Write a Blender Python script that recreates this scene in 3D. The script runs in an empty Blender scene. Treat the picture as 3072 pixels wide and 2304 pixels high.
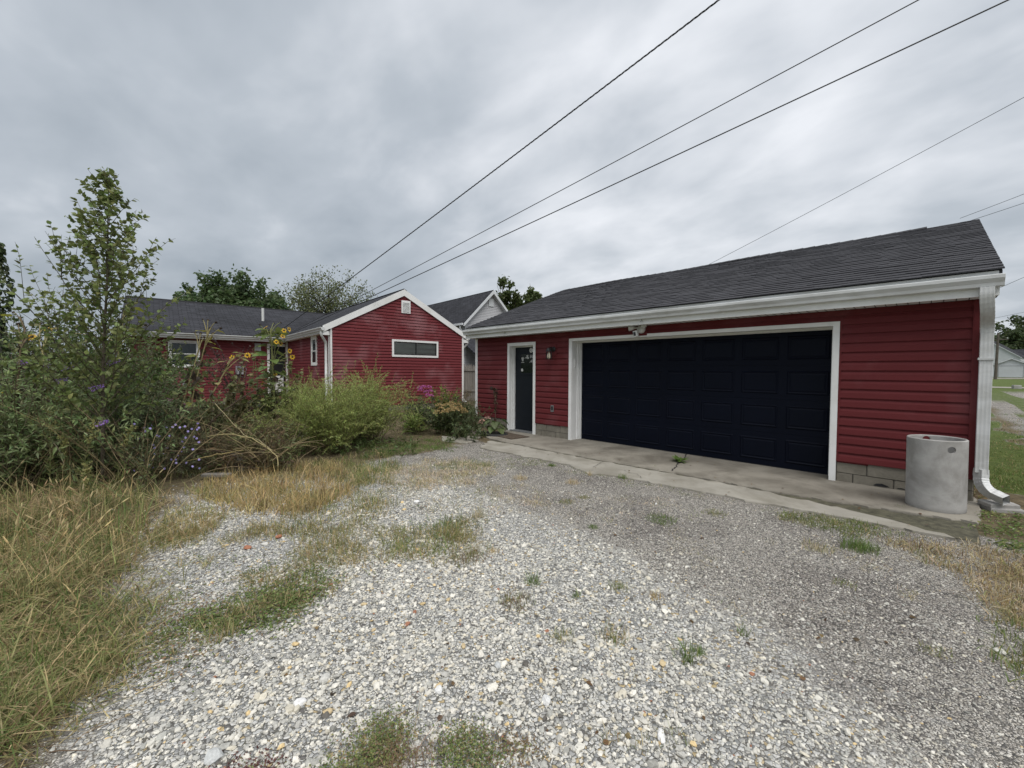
import bpy, bmesh, math, random
import numpy as np
from mathutils import Matrix, Vector
rng = np.random.default_rng(7)
random.seed(7)
R = math.radians
scn = bpy.context.scene
COL = scn.collection

# ------------------------------------------------------------------ camera
# metres; the garage front wall is the plane y = 0, x runs along it, z up
FPX, PITCH, ROLL, YAW = 1237.98, R(1.8583), R(-0.3003), R(-45.4459)
CAM = np.array([5.354, -7.071, 1.474])
_s, _c, _sp, _cp, _sr, _cr = math.sin(YAW), math.cos(YAW), math.sin(PITCH), math.cos(PITCH), math.sin(ROLL), math.cos(ROLL)
AX_R0 = np.array([_c, -_s, 0.0])
AX_F = np.array([_s * _cp, _c * _cp, -_sp])
AX_U0 = np.array([_s * _sp, _c * _sp, _cp])
AX_R = AX_R0 * _cr - AX_U0 * _sr
AX_U = AX_U0 * _cr + AX_R0 * _sr
cam_d = bpy.data.cameras.new('camera'); cam = bpy.data.objects.new('camera', cam_d); COL.objects.link(cam)
cam_d.sensor_fit = 'HORIZONTAL'; cam_d.sensor_width = 36.0; cam_d.lens = 36.0 * FPX / 3072.0
cam_d.clip_start = 0.05; cam_d.clip_end = 3000.0
cam.matrix_world = Matrix(((AX_R[0], AX_U[0], -AX_F[0], CAM[0]), (AX_R[1], AX_U[1], -AX_F[1], CAM[1]), (AX_R[2], AX_U[2], -AX_F[2], CAM[2]), (0, 0, 0, 1)))
scn.camera = cam

def ray(u, v):
    return AX_F + AX_R * ((u - 1536.0) / FPX) - AX_U * ((v - 1152.0) / FPX)
def at(u, v, d): return CAM + ray(u, v) * d
def ground_at(u, v, z=0.0):
    r = ray(u, v); return CAM + r * ((z - CAM[2]) / r[2])
def col_at(u, d, z=None):                      # ground point in the direction of a pixel column, d metres deep
    p = at(u, 1112.0, d); p[2] = terrain(p[0], p[1]) if z is None else z; return p
def terrain(x, y):
    x = np.asarray(x, float); y = np.asarray(y, float)
    far = 0.0075 * np.clip(y - 12.0, 0, 110)
    near = -0.03 + 0.018 * np.sin(x * 1.3 + 0.7 * np.sin(y * 0.9)) * np.sin(y * 1.1 + 1.0) + 0.012 * np.sin(x * 3.1 + 1.3) * np.sin(y * 2.7)
    slab = np.clip((np.abs(y + 1.0) - 1.0) / 0.8, 0, 1)            # flat beside the apron
    inside = np.where((x > -3.6) & (x < 6.2), slab, 1.0)
    return far + np.where(inside < 1, -0.03 + (near + 0.03) * inside, near)

# ------------------------------------------------------------------ world, sun, exposure
SUN = Vector((0.42, -0.24, 0.87)).normalized()
world = bpy.data.worlds.new('World'); scn.world = world; world.use_nodes = True
nt = world.node_tree; nt.nodes.clear()
def N(t, typ, **kw):
    n = t.nodes.new(typ)
    for k, v in kw.items():
        if k.startswith('i_'):
            key = k[2:]; n.inputs[int(key) if key.isdigit() else key].default_value = v
        else: setattr(n, k, v)
    return n
def LK(t, a, b): t.links.new(a, b)
tc = N(nt, 'ShaderNodeTexCoord'); sep = N(nt, 'ShaderNodeSeparateXYZ'); LK(nt, tc.outputs['Generated'], sep.inputs[0])
den = N(nt, 'ShaderNodeMath', operation='ADD', i_1=0.30); zc = N(nt, 'ShaderNodeMath', operation='MAXIMUM', i_1=0.0)
LK(nt, sep.outputs['Z'], zc.inputs[0]); LK(nt, zc.outputs[0], den.inputs[0])
dx = N(nt, 'ShaderNodeMath', operation='DIVIDE'); dy = N(nt, 'ShaderNodeMath', operation='DIVIDE')
LK(nt, sep.outputs['X'], dx.inputs[0]); LK(nt, den.outputs[0], dx.inputs[1]); LK(nt, sep.outputs['Y'], dy.inputs[0]); LK(nt, den.outputs[0], dy.inputs[1])
cmb = N(nt, 'ShaderNodeCombineXYZ'); LK(nt, dx.outputs[0], cmb.inputs[0]); LK(nt, dy.outputs[0], cmb.inputs[1])
mp = N(nt, 'ShaderNodeMapping'); mp.inputs['Rotation'].default_value = (0, 0, R(-22)); mp.inputs['Scale'].default_value = (1.9, 2.6, 1); mp.inputs['Location'].default_value = (3.1, 1.7, 0)
LK(nt, cmb.outputs[0], mp.inputs[0])
n1 = N(nt, 'ShaderNodeTexNoise', i_Scale=1.45, i_Detail=4.5, i_Roughness=0.5, i_Distortion=0.2); LK(nt, mp.outputs[0], n1.inputs['Vector'])
mp2 = N(nt, 'ShaderNodeMapping'); mp2.inputs['Scale'].default_value = (0.55, 0.55, 1); mp2.inputs['Location'].default_value = (4.11, 3.86, 0); LK(nt, cmb.outputs[0], mp2.inputs[0])
n2 = N(nt, 'ShaderNodeTexNoise', i_Scale=0.9, i_Detail=2.5, i_Roughness=0.5); LK(nt, mp2.outputs[0], n2.inputs['Vector'])
mixn = N(nt, 'ShaderNodeMath', operation='MULTIPLY_ADD', i_1=0.36); LK(nt, n1.outputs['Fac'], mixn.inputs[0])
m2 = N(nt, 'ShaderNodeMath', operation='MULTIPLY', i_1=0.64); LK(nt, n2.outputs['Fac'], m2.inputs[0]); LK(nt, m2.outputs[0], mixn.inputs[2])
rp = N(nt, 'ShaderNodeValToRGB'); LK(nt, mixn.outputs[0], rp.inputs[0])
el = rp.color_ramp.elements
el[0].position = 0.34; el[0].color = (0.345, 0.392, 0.446, 1)
el[1].position = 0.66; el[1].color = (0.860, 0.885, 0.930, 1)
e = el.new(0.49); e.color = (0.500, 0.545, 0.600, 1)
sky = N(nt, 'ShaderNodeTexSky'); sky.sky_type = 'NISHITA'; sky.sun_disc = False
sky.sun_elevation = math.asin(SUN.z); sky.sun_rotation = math.atan2(SUN.x, SUN.y); sky.air_density = 1.4; sky.dust_density = 3.0
bg1 = N(nt, 'ShaderNodeBackground', i_Strength=0.545); LK(nt, rp.outputs[0], bg1.inputs[0])
bg2 = N(nt, 'ShaderNodeBackground', i_Strength=0.05); LK(nt, sky.outputs[0], bg2.inputs[0])
mxs = N(nt, 'ShaderNodeMixShader', i_0=0.93); LK(nt, bg2.outputs[0], mxs.inputs[1]); LK(nt, bg1.outputs[0], mxs.inputs[2])
world.cycles.sampling_method = 'MANUAL'; world.cycles.sample_map_resolution = 256
out = N(nt, 'ShaderNodeOutputWorld'); LK(nt, mxs.outputs[0], out.inputs[0])

sl = bpy.data.lights.new('sun', 'SUN'); sl.energy = 1.5; sl.angle = R(50); sl.color = (1.0, 0.965, 0.92)
so = bpy.data.objects.new('sun', sl); COL.objects.link(so); so.rotation_euler = (-SUN).to_track_quat('-Z', 'Y').to_euler(); so.location = (0, 0, 30)

scn.view_settings.view_transform = 'Standard'; scn.view_settings.look = 'None'
scn.view_settings.exposure = 0.95; scn.view_settings.gamma = 1.0; scn.view_settings.use_curve_mapping = False
scn.render.engine = 'CYCLES'
cy = scn.cycles; cy.use_denoising = True; cy.max_bounces = 5; cy.diffuse_bounces = 3; cy.glossy_bounces = 2; cy.transmission_bounces = 4; cy.transparent_max_bounces = 6
try: cy.denoiser = 'OPENIMAGEDENOISE'
except Exception: pass
scn.render.film_transparent = False

# ------------------------------------------------------------------ materials
MATS = {}
def bsdf_mat(name):
    m = bpy.data.materials.new(name); m.use_nodes = True; t = m.node_tree
    return m, t, t.nodes['Principled BSDF']
def coords(t, kind='Object'):
    tcn = N(t, 'ShaderNodeTexCoord'); return tcn.outputs[kind]
def wpos(t): return N(t, 'ShaderNodeNewGeometry').outputs['Position']
def plain(name, col, rough=0.5, var=0.12, vscale=3.0, bump=0.0, bscale=60.0, metal=0.0, spec=0.5, dirt=None, dirt_amt=0.4, dscale=1.3, stretch=(1, 1, 1)):
    """Solid colour with soft variation, optional fine relief and optional blotchy dirt."""
    m, t, b = bsdf_mat(name)
    b.inputs['Roughness'].default_value = rough; b.inputs['Metallic'].default_value = metal; b.inputs['Specular IOR Level'].default_value = spec
    p = wpos(t); mpn = N(t, 'ShaderNodeMapping'); mpn.inputs['Scale'].default_value = stretch; LK(t, p, mpn.inputs[0]); p = mpn.outputs[0]
    nz = N(t, 'ShaderNodeTexNoise', i_Scale=vscale, i_Detail=6.0, i_Roughness=0.6); LK(t, p, nz.inputs['Vector'])
    hi = [min(1, c * (1 + var)) for c in col]; lo = [c * (1 - var) for c in col]
    mx = N(t, 'ShaderNodeMix', data_type='RGBA'); mx.inputs[6].default_value = (*lo, 1); mx.inputs[7].default_value = (*hi, 1)
    mr = N(t, 'ShaderNodeMapRange', i_1=0.3, i_2=0.7); LK(t, nz.outputs['Fac'], mr.inputs[0]); LK(t, mr.outputs[0], mx.inputs[0])
    c_out = mx.outputs[2]
    if dirt is not None:
        dz = N(t, 'ShaderNodeTexNoise', i_Scale=dscale, i_Detail=8.0, i_Roughness=0.65, i_Distortion=0.4); LK(t, p, dz.inputs['Vector'])
        dr = N(t, 'ShaderNodeMapRange', i_1=0.44, i_2=0.64, i_3=0.0, i_4=dirt_amt); LK(t, dz.outputs['Fac'], dr.inputs[0])
        dm = N(t, 'ShaderNodeMix', data_type='RGBA'); dm.inputs[7].default_value = (*dirt, 1); LK(t, dr.outputs[0], dm.inputs[0]); LK(t, c_out, dm.inputs[6]); c_out = dm.outputs[2]
    LK(t, c_out, b.inputs['Base Color'])
    if bump:
        bz = N(t, 'ShaderNodeTexNoise', i_Scale=bscale, i_Detail=4.0); LK(t, p, bz.inputs['Vector'])
        bn = N(t, 'ShaderNodeBump', i_Strength=bump, i_Distance=0.01); LK(t, bz.outputs['Fac'], bn.inputs['Height']); LK(t, bn.outputs[0], b.inputs['Normal'])
    MATS[name] = m; return m
def tint_mat(name, rough=0.6, transl=0.0, var=0.25, vscale=25.0, bump=0.0, bscale=80.0, spec=0.35):
    """Colour from the mesh's own 'tint' attribute (one colour per leaf, blade, stone) with fine variation."""
    m, t, b = bsdf_mat(name)
    at_n = N(t, 'ShaderNodeAttribute', attribute_name='tint'); b.inputs['Roughness'].default_value = rough; b.inputs['Specular IOR Level'].default_value = spec
    nz = N(t, 'ShaderNodeTexNoise', i_Scale=vscale, i_Detail=4.0); LK(t, wpos(t), nz.inputs['Vector'])
    mr = N(t, 'ShaderNodeMapRange', i_1=0.3, i_2=0.7, i_3=1 - var, i_4=1 + var); LK(t, nz.outputs['Fac'], mr.inputs[0])
    vm = N(t, 'ShaderNodeVectorMath', operation='SCALE'); LK(t, at_n.outputs['Color'], vm.inputs[0]); LK(t, mr.outputs[0], vm.inputs['Scale'])
    LK(t, vm.outputs[0], b.inputs['Base Color'])
    if bump:
        bz = N(t, 'ShaderNodeTexNoise', i_Scale=bscale, i_Detail=3.0); LK(t, wpos(t), bz.inputs['Vector'])
        bn = N(t, 'ShaderNodeBump', i_Strength=bump, i_Distance=0.006); LK(t, bz.outputs['Fac'], bn.inputs['Height']); LK(t, bn.outputs[0], b.inputs['Normal'])
    if transl:
        tr = N(t, 'ShaderNodeBsdfTranslucent'); LK(t, vm.outputs[0], tr.inputs['Color'])
        ms = N(t, 'ShaderNodeMixShader', i_0=transl); LK(t, b.outputs[0], ms.inputs[1]); LK(t, tr.outputs[0], ms.inputs[2])
        LK(t, ms.outputs[0], t.nodes['Material Output'].inputs['Surface'])
    MATS[name] = m; return m

def siding_mat(name, col, fade=False):
    m, t, b = bsdf_mat(name)
    p = wpos(t); b.inputs['Roughness'].default_value = 0.55; b.inputs['Specular IOR Level'].default_value = 0.12
    mpn = N(t, 'ShaderNodeMapping'); mpn.inputs['Scale'].default_value = (1.2, 1.2, 9.0); LK(t, p, mpn.inputs[0])
    nz = N(t, 'ShaderNodeTexNoise', i_Scale=1.2, i_Detail=5.0, i_Roughness=0.6); LK(t, mpn.outputs[0], nz.inputs['Vector'])
    mx = N(t, 'ShaderNodeMix', data_type='RGBA'); mx.inputs[6].default_value = (*[c * .84 for c in col], 1); mx.inputs[7].default_value = (*[c * 1.18 for c in col], 1)
    LK(t, nz.outputs['Fac'], mx.inputs[0]); c_out = mx.outputs[2]
    nd = N(t, 'ShaderNodeTexNoise', i_Scale=0.75 if fade else 1.8, i_Detail=4.0, i_Roughness=0.55); 
    mf = N(t, 'ShaderNodeMapping'); mf.inputs['Location'].default_value = (0.4, 0.95, 0.35); LK(t, p, mf.inputs[0]); LK(t, mf.outputs[0], nd.inputs['Vector'])
    fr = N(t, 'ShaderNodeMapRange', i_1=0.53, i_2=0.70, i_3=0.0, i_4=0.60 if fade else 0.12); LK(t, nd.outputs['Fac'], fr.inputs[0])
    fm = N(t, 'ShaderNodeMix', data_type='RGBA'); fm.inputs[7].default_value = (0.30, 0.155, 0.165, 1); LK(t, fr.outputs[0], fm.inputs[0]); LK(t, c_out, fm.inputs[6])
    LK(t, fm.outputs[2], b.inputs['Base Color'])
    wv = N(t, 'ShaderNodeTexNoise', i_Scale=30.0, i_Detail=3.0); mw = N(t, 'ShaderNodeMapping'); mw.inputs['Scale'].default_value = (0.25, 0.25, 4.0); LK(t, p, mw.inputs[0]); LK(t, mw.outputs[0], wv.inputs['Vector'])
    bn = N(t, 'ShaderNodeBump', i_Strength=0.25, i_Distance=0.004); LK(t, wv.outputs['Fac'], bn.inputs['Height']); LK(t, bn.outputs[0], b.inputs['Normal'])
    MATS[name] = m
RED = (0.122, 0.0238, 0.0262)
siding_mat('red_siding', RED); siding_mat('red_siding_faded', (0.158, 0.0340, 0.0385), True)
plain('white_trim', (0.80, 0.805, 0.795), 0.42, 0.04, 2.0, dirt=(0.56, 0.55, 0.50), dirt_amt=0.35, dscale=1.6)
plain('white_metal', (0.60, 0.61, 0.61), 0.35, 0.06, 3.0, dirt=(0.33, 0.33, 0.30), dirt_amt=0.55, dscale=2.6, stretch=(0.6, 0.6, 1.6))
plain('white_plastic', (0.62, 0.62, 0.60), 0.4, 0.04)
plain('navy_paint', (0.0024, 0.0040, 0.0105), 0.5, 0.15, 1.5, spec=0.11)
plain('slate_paint', (0.0095, 0.0125, 0.0170), 0.5, 0.1, 5.0, bump=0.05, bscale=160, spec=0.2)
plain('black_metal', (0.012, 0.012, 0.013), 0.45, 0.2, 12)
plain('dark_rubber', (0.016, 0.016, 0.017), 0.7, 0.3, 12, bump=0.4, bscale=120)
plain('block_concrete', (0.215, 0.197, 0.160), 0.9, 0.18, 7.0, bump=0.6, bscale=140, dirt=(0.11, 0.10, 0.075), dirt_amt=0.55, dscale=3.5)
plain('mortar', (0.085, 0.08, 0.068), 0.95, 0.2, 9.0, bump=0.5, bscale=120)
plain('slab_concrete', (0.235, 0.216, 0.180), 0.9, 0.17, 1.6, bump=0.35, bscale=110, dirt=(0.095, 0.083, 0.064), dirt_amt=0.75, dscale=1.3)
plain('walk_concrete', (0.300, 0.282, 0.242), 0.9, 0.13, 2.2, bump=0.35, bscale=110, dirt=(0.17, 0.155, 0.12), dirt_amt=0.65, dscale=1.8)
plain('pipe_concrete', (0.365, 0.357, 0.342), 0.85, 0.16, 5.0, bump=0.25, bscale=130, dirt=(0.20, 0.19, 0.172), dirt_amt=0.65, dscale=3.4)
plain('tar', (0.010, 0.010, 0.012), 0.6, 0.3, 10, bump=0.4, bscale=60)  # tar patches, and the painted-in dark of the apron crack
plain('moss_soil', (0.075, 0.070, 0.045), 0.95, 0.5, 14, bump=0.8, bscale=90)
plain('roof_felt', (0.028, 0.028, 0.032), 0.9, 0.2, 6)
plain('grey_wood', (0.19, 0.175, 0.155), 0.85, 0.3, 4.0, bump=0.4, bscale=50, stretch=(3, 3, 0.4))
plain('pale_siding', (0.52, 0.52, 0.54), 0.6, 0.08, 2.0)
plain('far_white', (0.60, 0.62, 0.64), 0.6, 0.06, 1.0)
plain('pole_wood', (0.10, 0.085, 0.07), 0.9, 0.3, 3.0)
plain('cable_black', (0.030, 0.031, 0.034), 0.6, 0.1)
plain('grey_plastic', (0.33, 0.34, 0.35), 0.5, 0.06)
plain('brown_mat', (0.075, 0.055, 0.038), 0.95, 0.45, 18, bump=0.7, bscale=90)
plain('flagstone', (0.26, 0.22, 0.20), 0.85, 0.2, 5, bump=0.4, bscale=70)
plain('yellow_bulb', (0.62, 0.58, 0.44), 0.35, 0.05)
plain('sticker_print', (0.42, 0.42, 0.40), 0.5, 0.05)
plain('grey_metal', (0.22, 0.225, 0.23), 0.4, 0.1, 6, metal=0.3)
plain('blind_slat', (0.70, 0.72, 0.68), 0.6, 0.08)
plain('curtain', (0.10, 0.115, 0.12), 0.9, 0.2)
plain('dark_interior', (0.012, 0.013, 0.014), 0.9, 0.2)
tint_mat('leafage', 0.5, 0.38, 0.22, 18.0)
tint_mat('waxy_leafage', 0.38, 0.22, 0.2, 18.0, spec=0.5)
tint_mat('grass_blades', 0.6, 0.25, 0.2, 30.0)
tint_mat('stalks', 0.75, 0.0, 0.3, 40.0, bump=0.3, bscale=70)
tint_mat('petals', 0.55, 0.25, 0.12, 40.0)
tint_mat('gravel_stone', 0.85, 0.0, 0.16, 110.0, bump=0.35, bscale=160, spec=0.25)
tint_mat('roof_shingle', 0.92, 0.0, 0.18, 140.0, bump=0.8, bscale=260, spec=0.2)
def glass_mat(name, col=(0.02, 0.024, 0.024), rough=0.05):
    m, t, b = bsdf_mat(name)
    b.inputs['Base Color'].default_value = (*col, 1); b.inputs['Roughness'].default_value = rough; b.inputs['Specular IOR Level'].default_value = 0.6; b.inputs['Alpha'].default_value = 1.0
    tr = N(t, 'ShaderNodeBsdfTransparent', i_Color=(0.88, 0.91, 0.90, 1)); gl = N(t, 'ShaderNodeBsdfGlossy', i_Roughness=0.04)
    fr = N(t, 'ShaderNodeFresnel', i_IOR=1.5); ms = N(t, 'ShaderNodeMixShader'); LK(t, fr.outputs[0], ms.inputs[0]); LK(t, tr.outputs[0], ms.inputs[1]); LK(t, gl.outputs[0], ms.inputs[2])
    LK(t, ms.outputs[0], t.nodes['Material Output'].inputs['Surface']); MATS[name] = m
glass_mat('window_glass')
def roof_far_mat(name, col, course=0.14, tab=0.3):
    m, t, b = bsdf_mat(name); b.inputs['Roughness'].default_value = 0.9; b.inputs['Specular IOR Level'].default_value = 0.2
    uv = coords(t, 'UV')
    br = N(t, 'ShaderNodeTexBrick', i_Scale=1.0); br.offset = 0.37; br.offset_frequency = 2
    br.inputs['Brick Width'].default_value = tab; br.inputs['Row Height'].default_value = course; br.inputs['Mortar Size'].default_value = 0.012; br.inputs['Bias'].default_value = 0.1
    br.inputs['Color1'].default_value = (*[c * .72 for c in col], 1); br.inputs['Color2'].default_value = (*[c * 1.3 for c in col], 1); br.inputs['Mortar'].default_value = (*[c * .35 for c in col], 1)
    LK(t, uv, br.inputs['Vector'])
    nz = N(t, 'ShaderNodeTexNoise', i_Scale=0.6, i_Detail=6.0); LK(t, wpos(t), nz.inputs['Vector'])
    mr = N(t, 'ShaderNodeMapRange', i_1=0.3, i_2=0.7, i_3=0.8, i_4=1.25); LK(t, nz.outputs['Fac'], mr.inputs[0])
    vm = N(t, 'ShaderNodeVectorMath', operation='SCALE'); LK(t, br.outputs['Color'], vm.inputs[0]); LK(t, mr.outputs[0], vm.inputs['Scale']); LK(t, vm.outputs[0], b.inputs['Base Color'])
    bn = N(t, 'ShaderNodeBump', i_Strength=0.6, i_Distance=0.01, invert=True); LK(t, br.outputs['Fac'], bn.inputs['Height']); LK(t, bn.outputs[0], b.inputs['Normal'])
    MATS[name] = m
roof_far_mat('charcoal_roof', (0.034, 0.035, 0.041))
def lap_far_mat(name, col, course=0.11):
    m, t, b = bsdf_mat(name); b.inputs['Roughness'].default_value = 0.6
    sx = N(t, 'ShaderNodeSeparateXYZ'); LK(t, wpos(t), sx.inputs[0])
    md = N(t, 'ShaderNodeMath', operation='FRACT'); dv = N(t, 'ShaderNodeMath', operation='DIVIDE', i_1=course); LK(t, sx.outputs['Z'], dv.inputs[0]); LK(t, dv.outputs[0], md.inputs[0])
    bn = N(t, 'ShaderNodeBump', i_Strength=1.0, i_Distance=0.02, invert=True); LK(t, md.outputs[0], bn.inputs['Height']); LK(t, bn.outputs[0], b.inputs['Normal'])
    nz = N(t, 'ShaderNodeTexNoise', i_Scale=0.8, i_Detail=5.0); LK(t, wpos(t), nz.inputs['Vector'])
    mx = N(t, 'ShaderNodeMix', data_type='RGBA'); mx.inputs[6].default_value = (*[c * .85 for c in col], 1); mx.inputs[7].default_value = (*[c * 1.12 for c in col], 1); LK(t, nz.outputs['Fac'], mx.inputs[0])
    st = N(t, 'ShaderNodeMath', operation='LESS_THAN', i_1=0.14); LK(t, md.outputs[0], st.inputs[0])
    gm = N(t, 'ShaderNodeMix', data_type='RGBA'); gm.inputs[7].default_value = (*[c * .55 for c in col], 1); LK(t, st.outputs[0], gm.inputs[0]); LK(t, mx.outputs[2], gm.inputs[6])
    LK(t, gm.outputs[2], b.inputs['Base Color']); MATS[name] = m
lap_far_mat('far_lap_siding', (0.50, 0.50, 0.52))
lap_far_mat('far_lap_white', (0.56, 0.58, 0.60), 0.2)

# ------------------------------------------------------------------ mesh helpers
class MB:
    def __init__(s): s.v = []; s.f = []; s.t = []; s.n = 0; s.uv = None
    def add(s, v, faces, tint=None):
        """v (n,3); faces: array (m,k) or list of such arrays; tint: one colour or (n,3)."""
        v = np.asarray(v, float).reshape(-1, 3)
        if isinstance(faces, np.ndarray): faces = [faces]
        elif len(faces) and not isinstance(faces[0], np.ndarray):
            by = {}
            for q in faces: by.setdefault(len(q), []).append(q)
            faces = [np.array(x, int) for x in by.values()]
        for q in faces: s.f.append(np.asarray(q, int) + s.n)
        s.v.append(v); s.n += len(v)
        tt = np.ones((len(v), 3)) if tint is None else np.broadcast_to(np.asarray(tint, float), (len(v), 3))
        s.t.append(tt); return s
    def box(s, x0, x1, y0, y1, z0, z1, tint=None):
        v = [(x0, y0, z0), (x1, y0, z0), (x1, y1, z0), (x0, y1, z0), (x0, y0, z1), (x1, y0, z1), (x1, y1, z1), (x0, y1, z1)]
        return s.add(v, BOXF, tint)
    def obox(s, c, ax, ay, az, tint=None):                       # oriented box from half-axes
        c, ax, ay, az = map(np.asarray, (c, ax, ay, az))
        v = [c + i * ax + j * ay + k * az for k in (-1, 1) for (i, j) in ((-1, -1), (1, -1), (1, 1), (-1, 1))]
        return s.add(v, BOXF, tint)
    def prism(s, prof, vec, tint=None):                          # closed profile (n,3) swept along vec, capped
        p = np.asarray(prof, float); n = len(p); v = np.vstack([p, p + np.asarray(vec, float)])
        q = np.array([(i, (i + 1) % n, n + (i + 1) % n, n + i) for i in range(n)])
        s.add(v, [q, np.array([list(range(n))[::-1]]), np.array([list(range(n, 2 * n))])], tint); return s
    def tube(s, pts, rad, sides=6, tint=None, cap=True):
        pts = np.asarray(pts, float); n = len(pts); rad = np.broadcast_to(np.asarray(rad, float), (n,))
        d = np.gradient(pts, axis=0); d /= np.linalg.norm(d, axis=1)[:, None] + 1e-9
        ref = np.array([0, 0, 1.0]) if abs(d[0][2]) < .9 else np.array([1.0, 0, 0])
        a = np.cross(d, ref); a /= np.linalg.norm(a, axis=1)[:, None] + 1e-9; b = np.cross(d, a)
        th = np.linspace(0, 2 * np.pi, sides, endpoint=False)
        v = pts[:, None, :] + rad[:, None, None] * (np.cos(th)[None, :, None] * a[:, None, :] + np.sin(th)[None, :, None] * b[:, None, :])
        i = np.arange(n - 1)[:, None] * sides; j = np.arange(sides)[None, :]; k = (j + 1) % sides
        q = np.stack([i + j, i + k, i + sides + k, i + sides + j], -1).reshape(-1, 4)
        fs = [q]
        if cap and sides > 2: fs += [np.array([list(range(sides))]), np.array([list(range((n - 1) * sides, n * sides))[::-1]])]
        tt = None
        if tint is not None:
            tint = np.asarray(tint, float); tt = np.repeat(tint, sides, 0) if tint.ndim == 2 else tint
        s.add(v.reshape(-1, 3), fs, tt); return s
    def lathe(s, prof, c, sides=16, axis='z', tint=None, cap=True):   # prof list of (r, h)
        prof = np.asarray(prof, float); th = np.linspace(0, 2 * np.pi, sides, endpoint=False); n = len(prof)
        x = prof[:, 0:1] * np.cos(th); y = prof[:, 0:1] * np.sin(th); z = np.repeat(prof[:, 1:2], sides, 1)
        v = np.stack([x, y, z], -1)
        if axis == 'y': v = np.stack([x, -z, y], -1)             # h runs towards -y
        if axis == 'x': v = np.stack([z, x, y], -1)
        v = v.reshape(-1, 3) + np.asarray(c, float)
        i = np.arange(n - 1)[:, None] * sides; j = np.arange(sides)[None, :]; k = (j + 1) % sides
        q = np.stack([i + j, i + k, i + sides + k, i + sides + j], -1).reshape(-1, 4); fs = [q]
        if cap: fs += [np.array([list(range(sides))[::-1]]), np.array([list(range((n - 1) * sides, n * sides))])]
        s.add(v, fs, tint); return s
    def inst(s, tpl, P, X, Y, Z, S, tint):
        """many copies of a template: tpl=(verts, faces list); P,X,Y,Z (n,3); S (n,) or (n,3); tint (n,3) or (n,k,3)."""
        tv, tf = tpl; P = np.asarray(P, float); n = len(P)
        if n == 0: return s
        S = np.asarray(S, float); S = np.repeat(S[:, None], 3, 1) if S.ndim == 1 else S
        v = P[:, None] + (tv[None, :, 0, None] * S[:, None, 0:1]) * X[:, None] + (tv[None, :, 1, None] * S[:, None, 1:2]) * Y[:, None] + (tv[None, :, 2, None] * S[:, None, 2:3]) * Z[:, None]
        k = len(tv); off = (np.arange(n) * k)
        fs = [(np.asarray(q)[None] + off[:, None, None]).reshape(-1, np.asarray(q).shape[1]) for q in tf]
        tt = np.asarray(tint, float)
        tt = np.repeat(tt, k, 0) if tt.ndim == 2 else tt.reshape(-1, 3)
        s.add(v.reshape(-1, 3), fs, tt); return s
    def mesh(s, name, smooth=False, off=(0, 0, 0), tint=False):
        V = np.vstack(s.v) - np.asarray(off, float); me = bpy.data.meshes.new(name)
        tot = np.concatenate([np.full(len(q), q.shape[1]) for q in s.f]); idx = np.concatenate([q.ravel() for q in s.f])
        me.vertices.add(len(V)); me.vertices.foreach_set('co', V.astype(np.float32).ravel())
        me.loops.add(len(idx)); me.loops.foreach_set('vertex_index', idx.astype(np.int32))
        me.polygons.add(len(tot)); me.polygons.foreach_set('loop_start', np.concatenate([[0], np.cumsum(tot)[:-1]]).astype(np.int32))
        me.polygons.foreach_set('use_smooth', np.full(len(tot), bool(smooth)))
        me.update(calc_edges=True); me.validate()
        if tint:
            a = me.attributes.new('tint', 'FLOAT_COLOR', 'POINT'); T = np.vstack(s.t)
            a.data.foreach_set('color', np.hstack([T, np.ones((len(T), 1))]).astype(np.float32).ravel())
        return me
BOXF = np.array([(0, 3, 2, 1), (4, 5, 6, 7), (0, 1, 5, 4), (1, 2, 6, 5), (2, 3, 7, 6), (3, 0, 4, 7)])

def tag(o, label, cat=None, group=None, kind=None):
    if label: o['label'] = label
    if cat: o['category'] = cat
    if group: o['group'] = group
    if kind: o['kind'] = kind
    return o
def link(name, me, mat=None, parent=None):
    o = bpy.data.objects.new(name, me); COL.objects.link(o)
    if mat: me.materials.append(MATS[mat]) if not me.materials else None
    if parent is not None: o.parent = parent
    return o
def thing(name, loc, label, cat, group=None, rz=0.0):
    o = bpy.data.objects.new(name, None); COL.objects.link(o); o.location = loc; o.rotation_euler = (0, 0, rz); o.empty_display_size = 0.1
    o['_o'] = 0; del o['_o']
    return tag(o, label, cat, group)
def part(name, mb, mat, parent, smooth=False, tint=False, local=False, label=None, kind=None):
    """mesh given in the world frame (or, with local=True, in the parent's) as a child of parent."""
    off = (0, 0, 0) if local else tuple(parent.location)
    o = link(name, mb.mesh(name, smooth, off, tint), mat, parent)
    if label: o['label'] = label
    if kind: o['kind'] = kind
    return o
def sub(name, mb, mat, par, smooth=False, tint=False, label=None):
    """sub-part: par is a part (identity transform) of a thing; vertices in the thing's local frame, or in the world frame when the thing is not rotated."""
    root = par.parent; off = tuple(root.location) if abs(root.rotation_euler[2]) < 1e-6 else (0, 0, 0)
    o = link(name, mb.mesh(name, smooth, off, tint), mat, par)
    if label: o['label'] = label
    return o
def solo(name, mb, mat, label, cat=None, group=None, kind=None, smooth=False, tint=False, base=None):
    off = (0, 0, 0) if base is None else base
    o = link(name, mb.mesh(name, smooth, off, tint), mat); o.location = off
    return tag(o, label, cat, group, kind)
def unit(a): a = np.asarray(a, float); return a / (np.linalg.norm(a, axis=-1, keepdims=True) + 1e-9)
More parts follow.
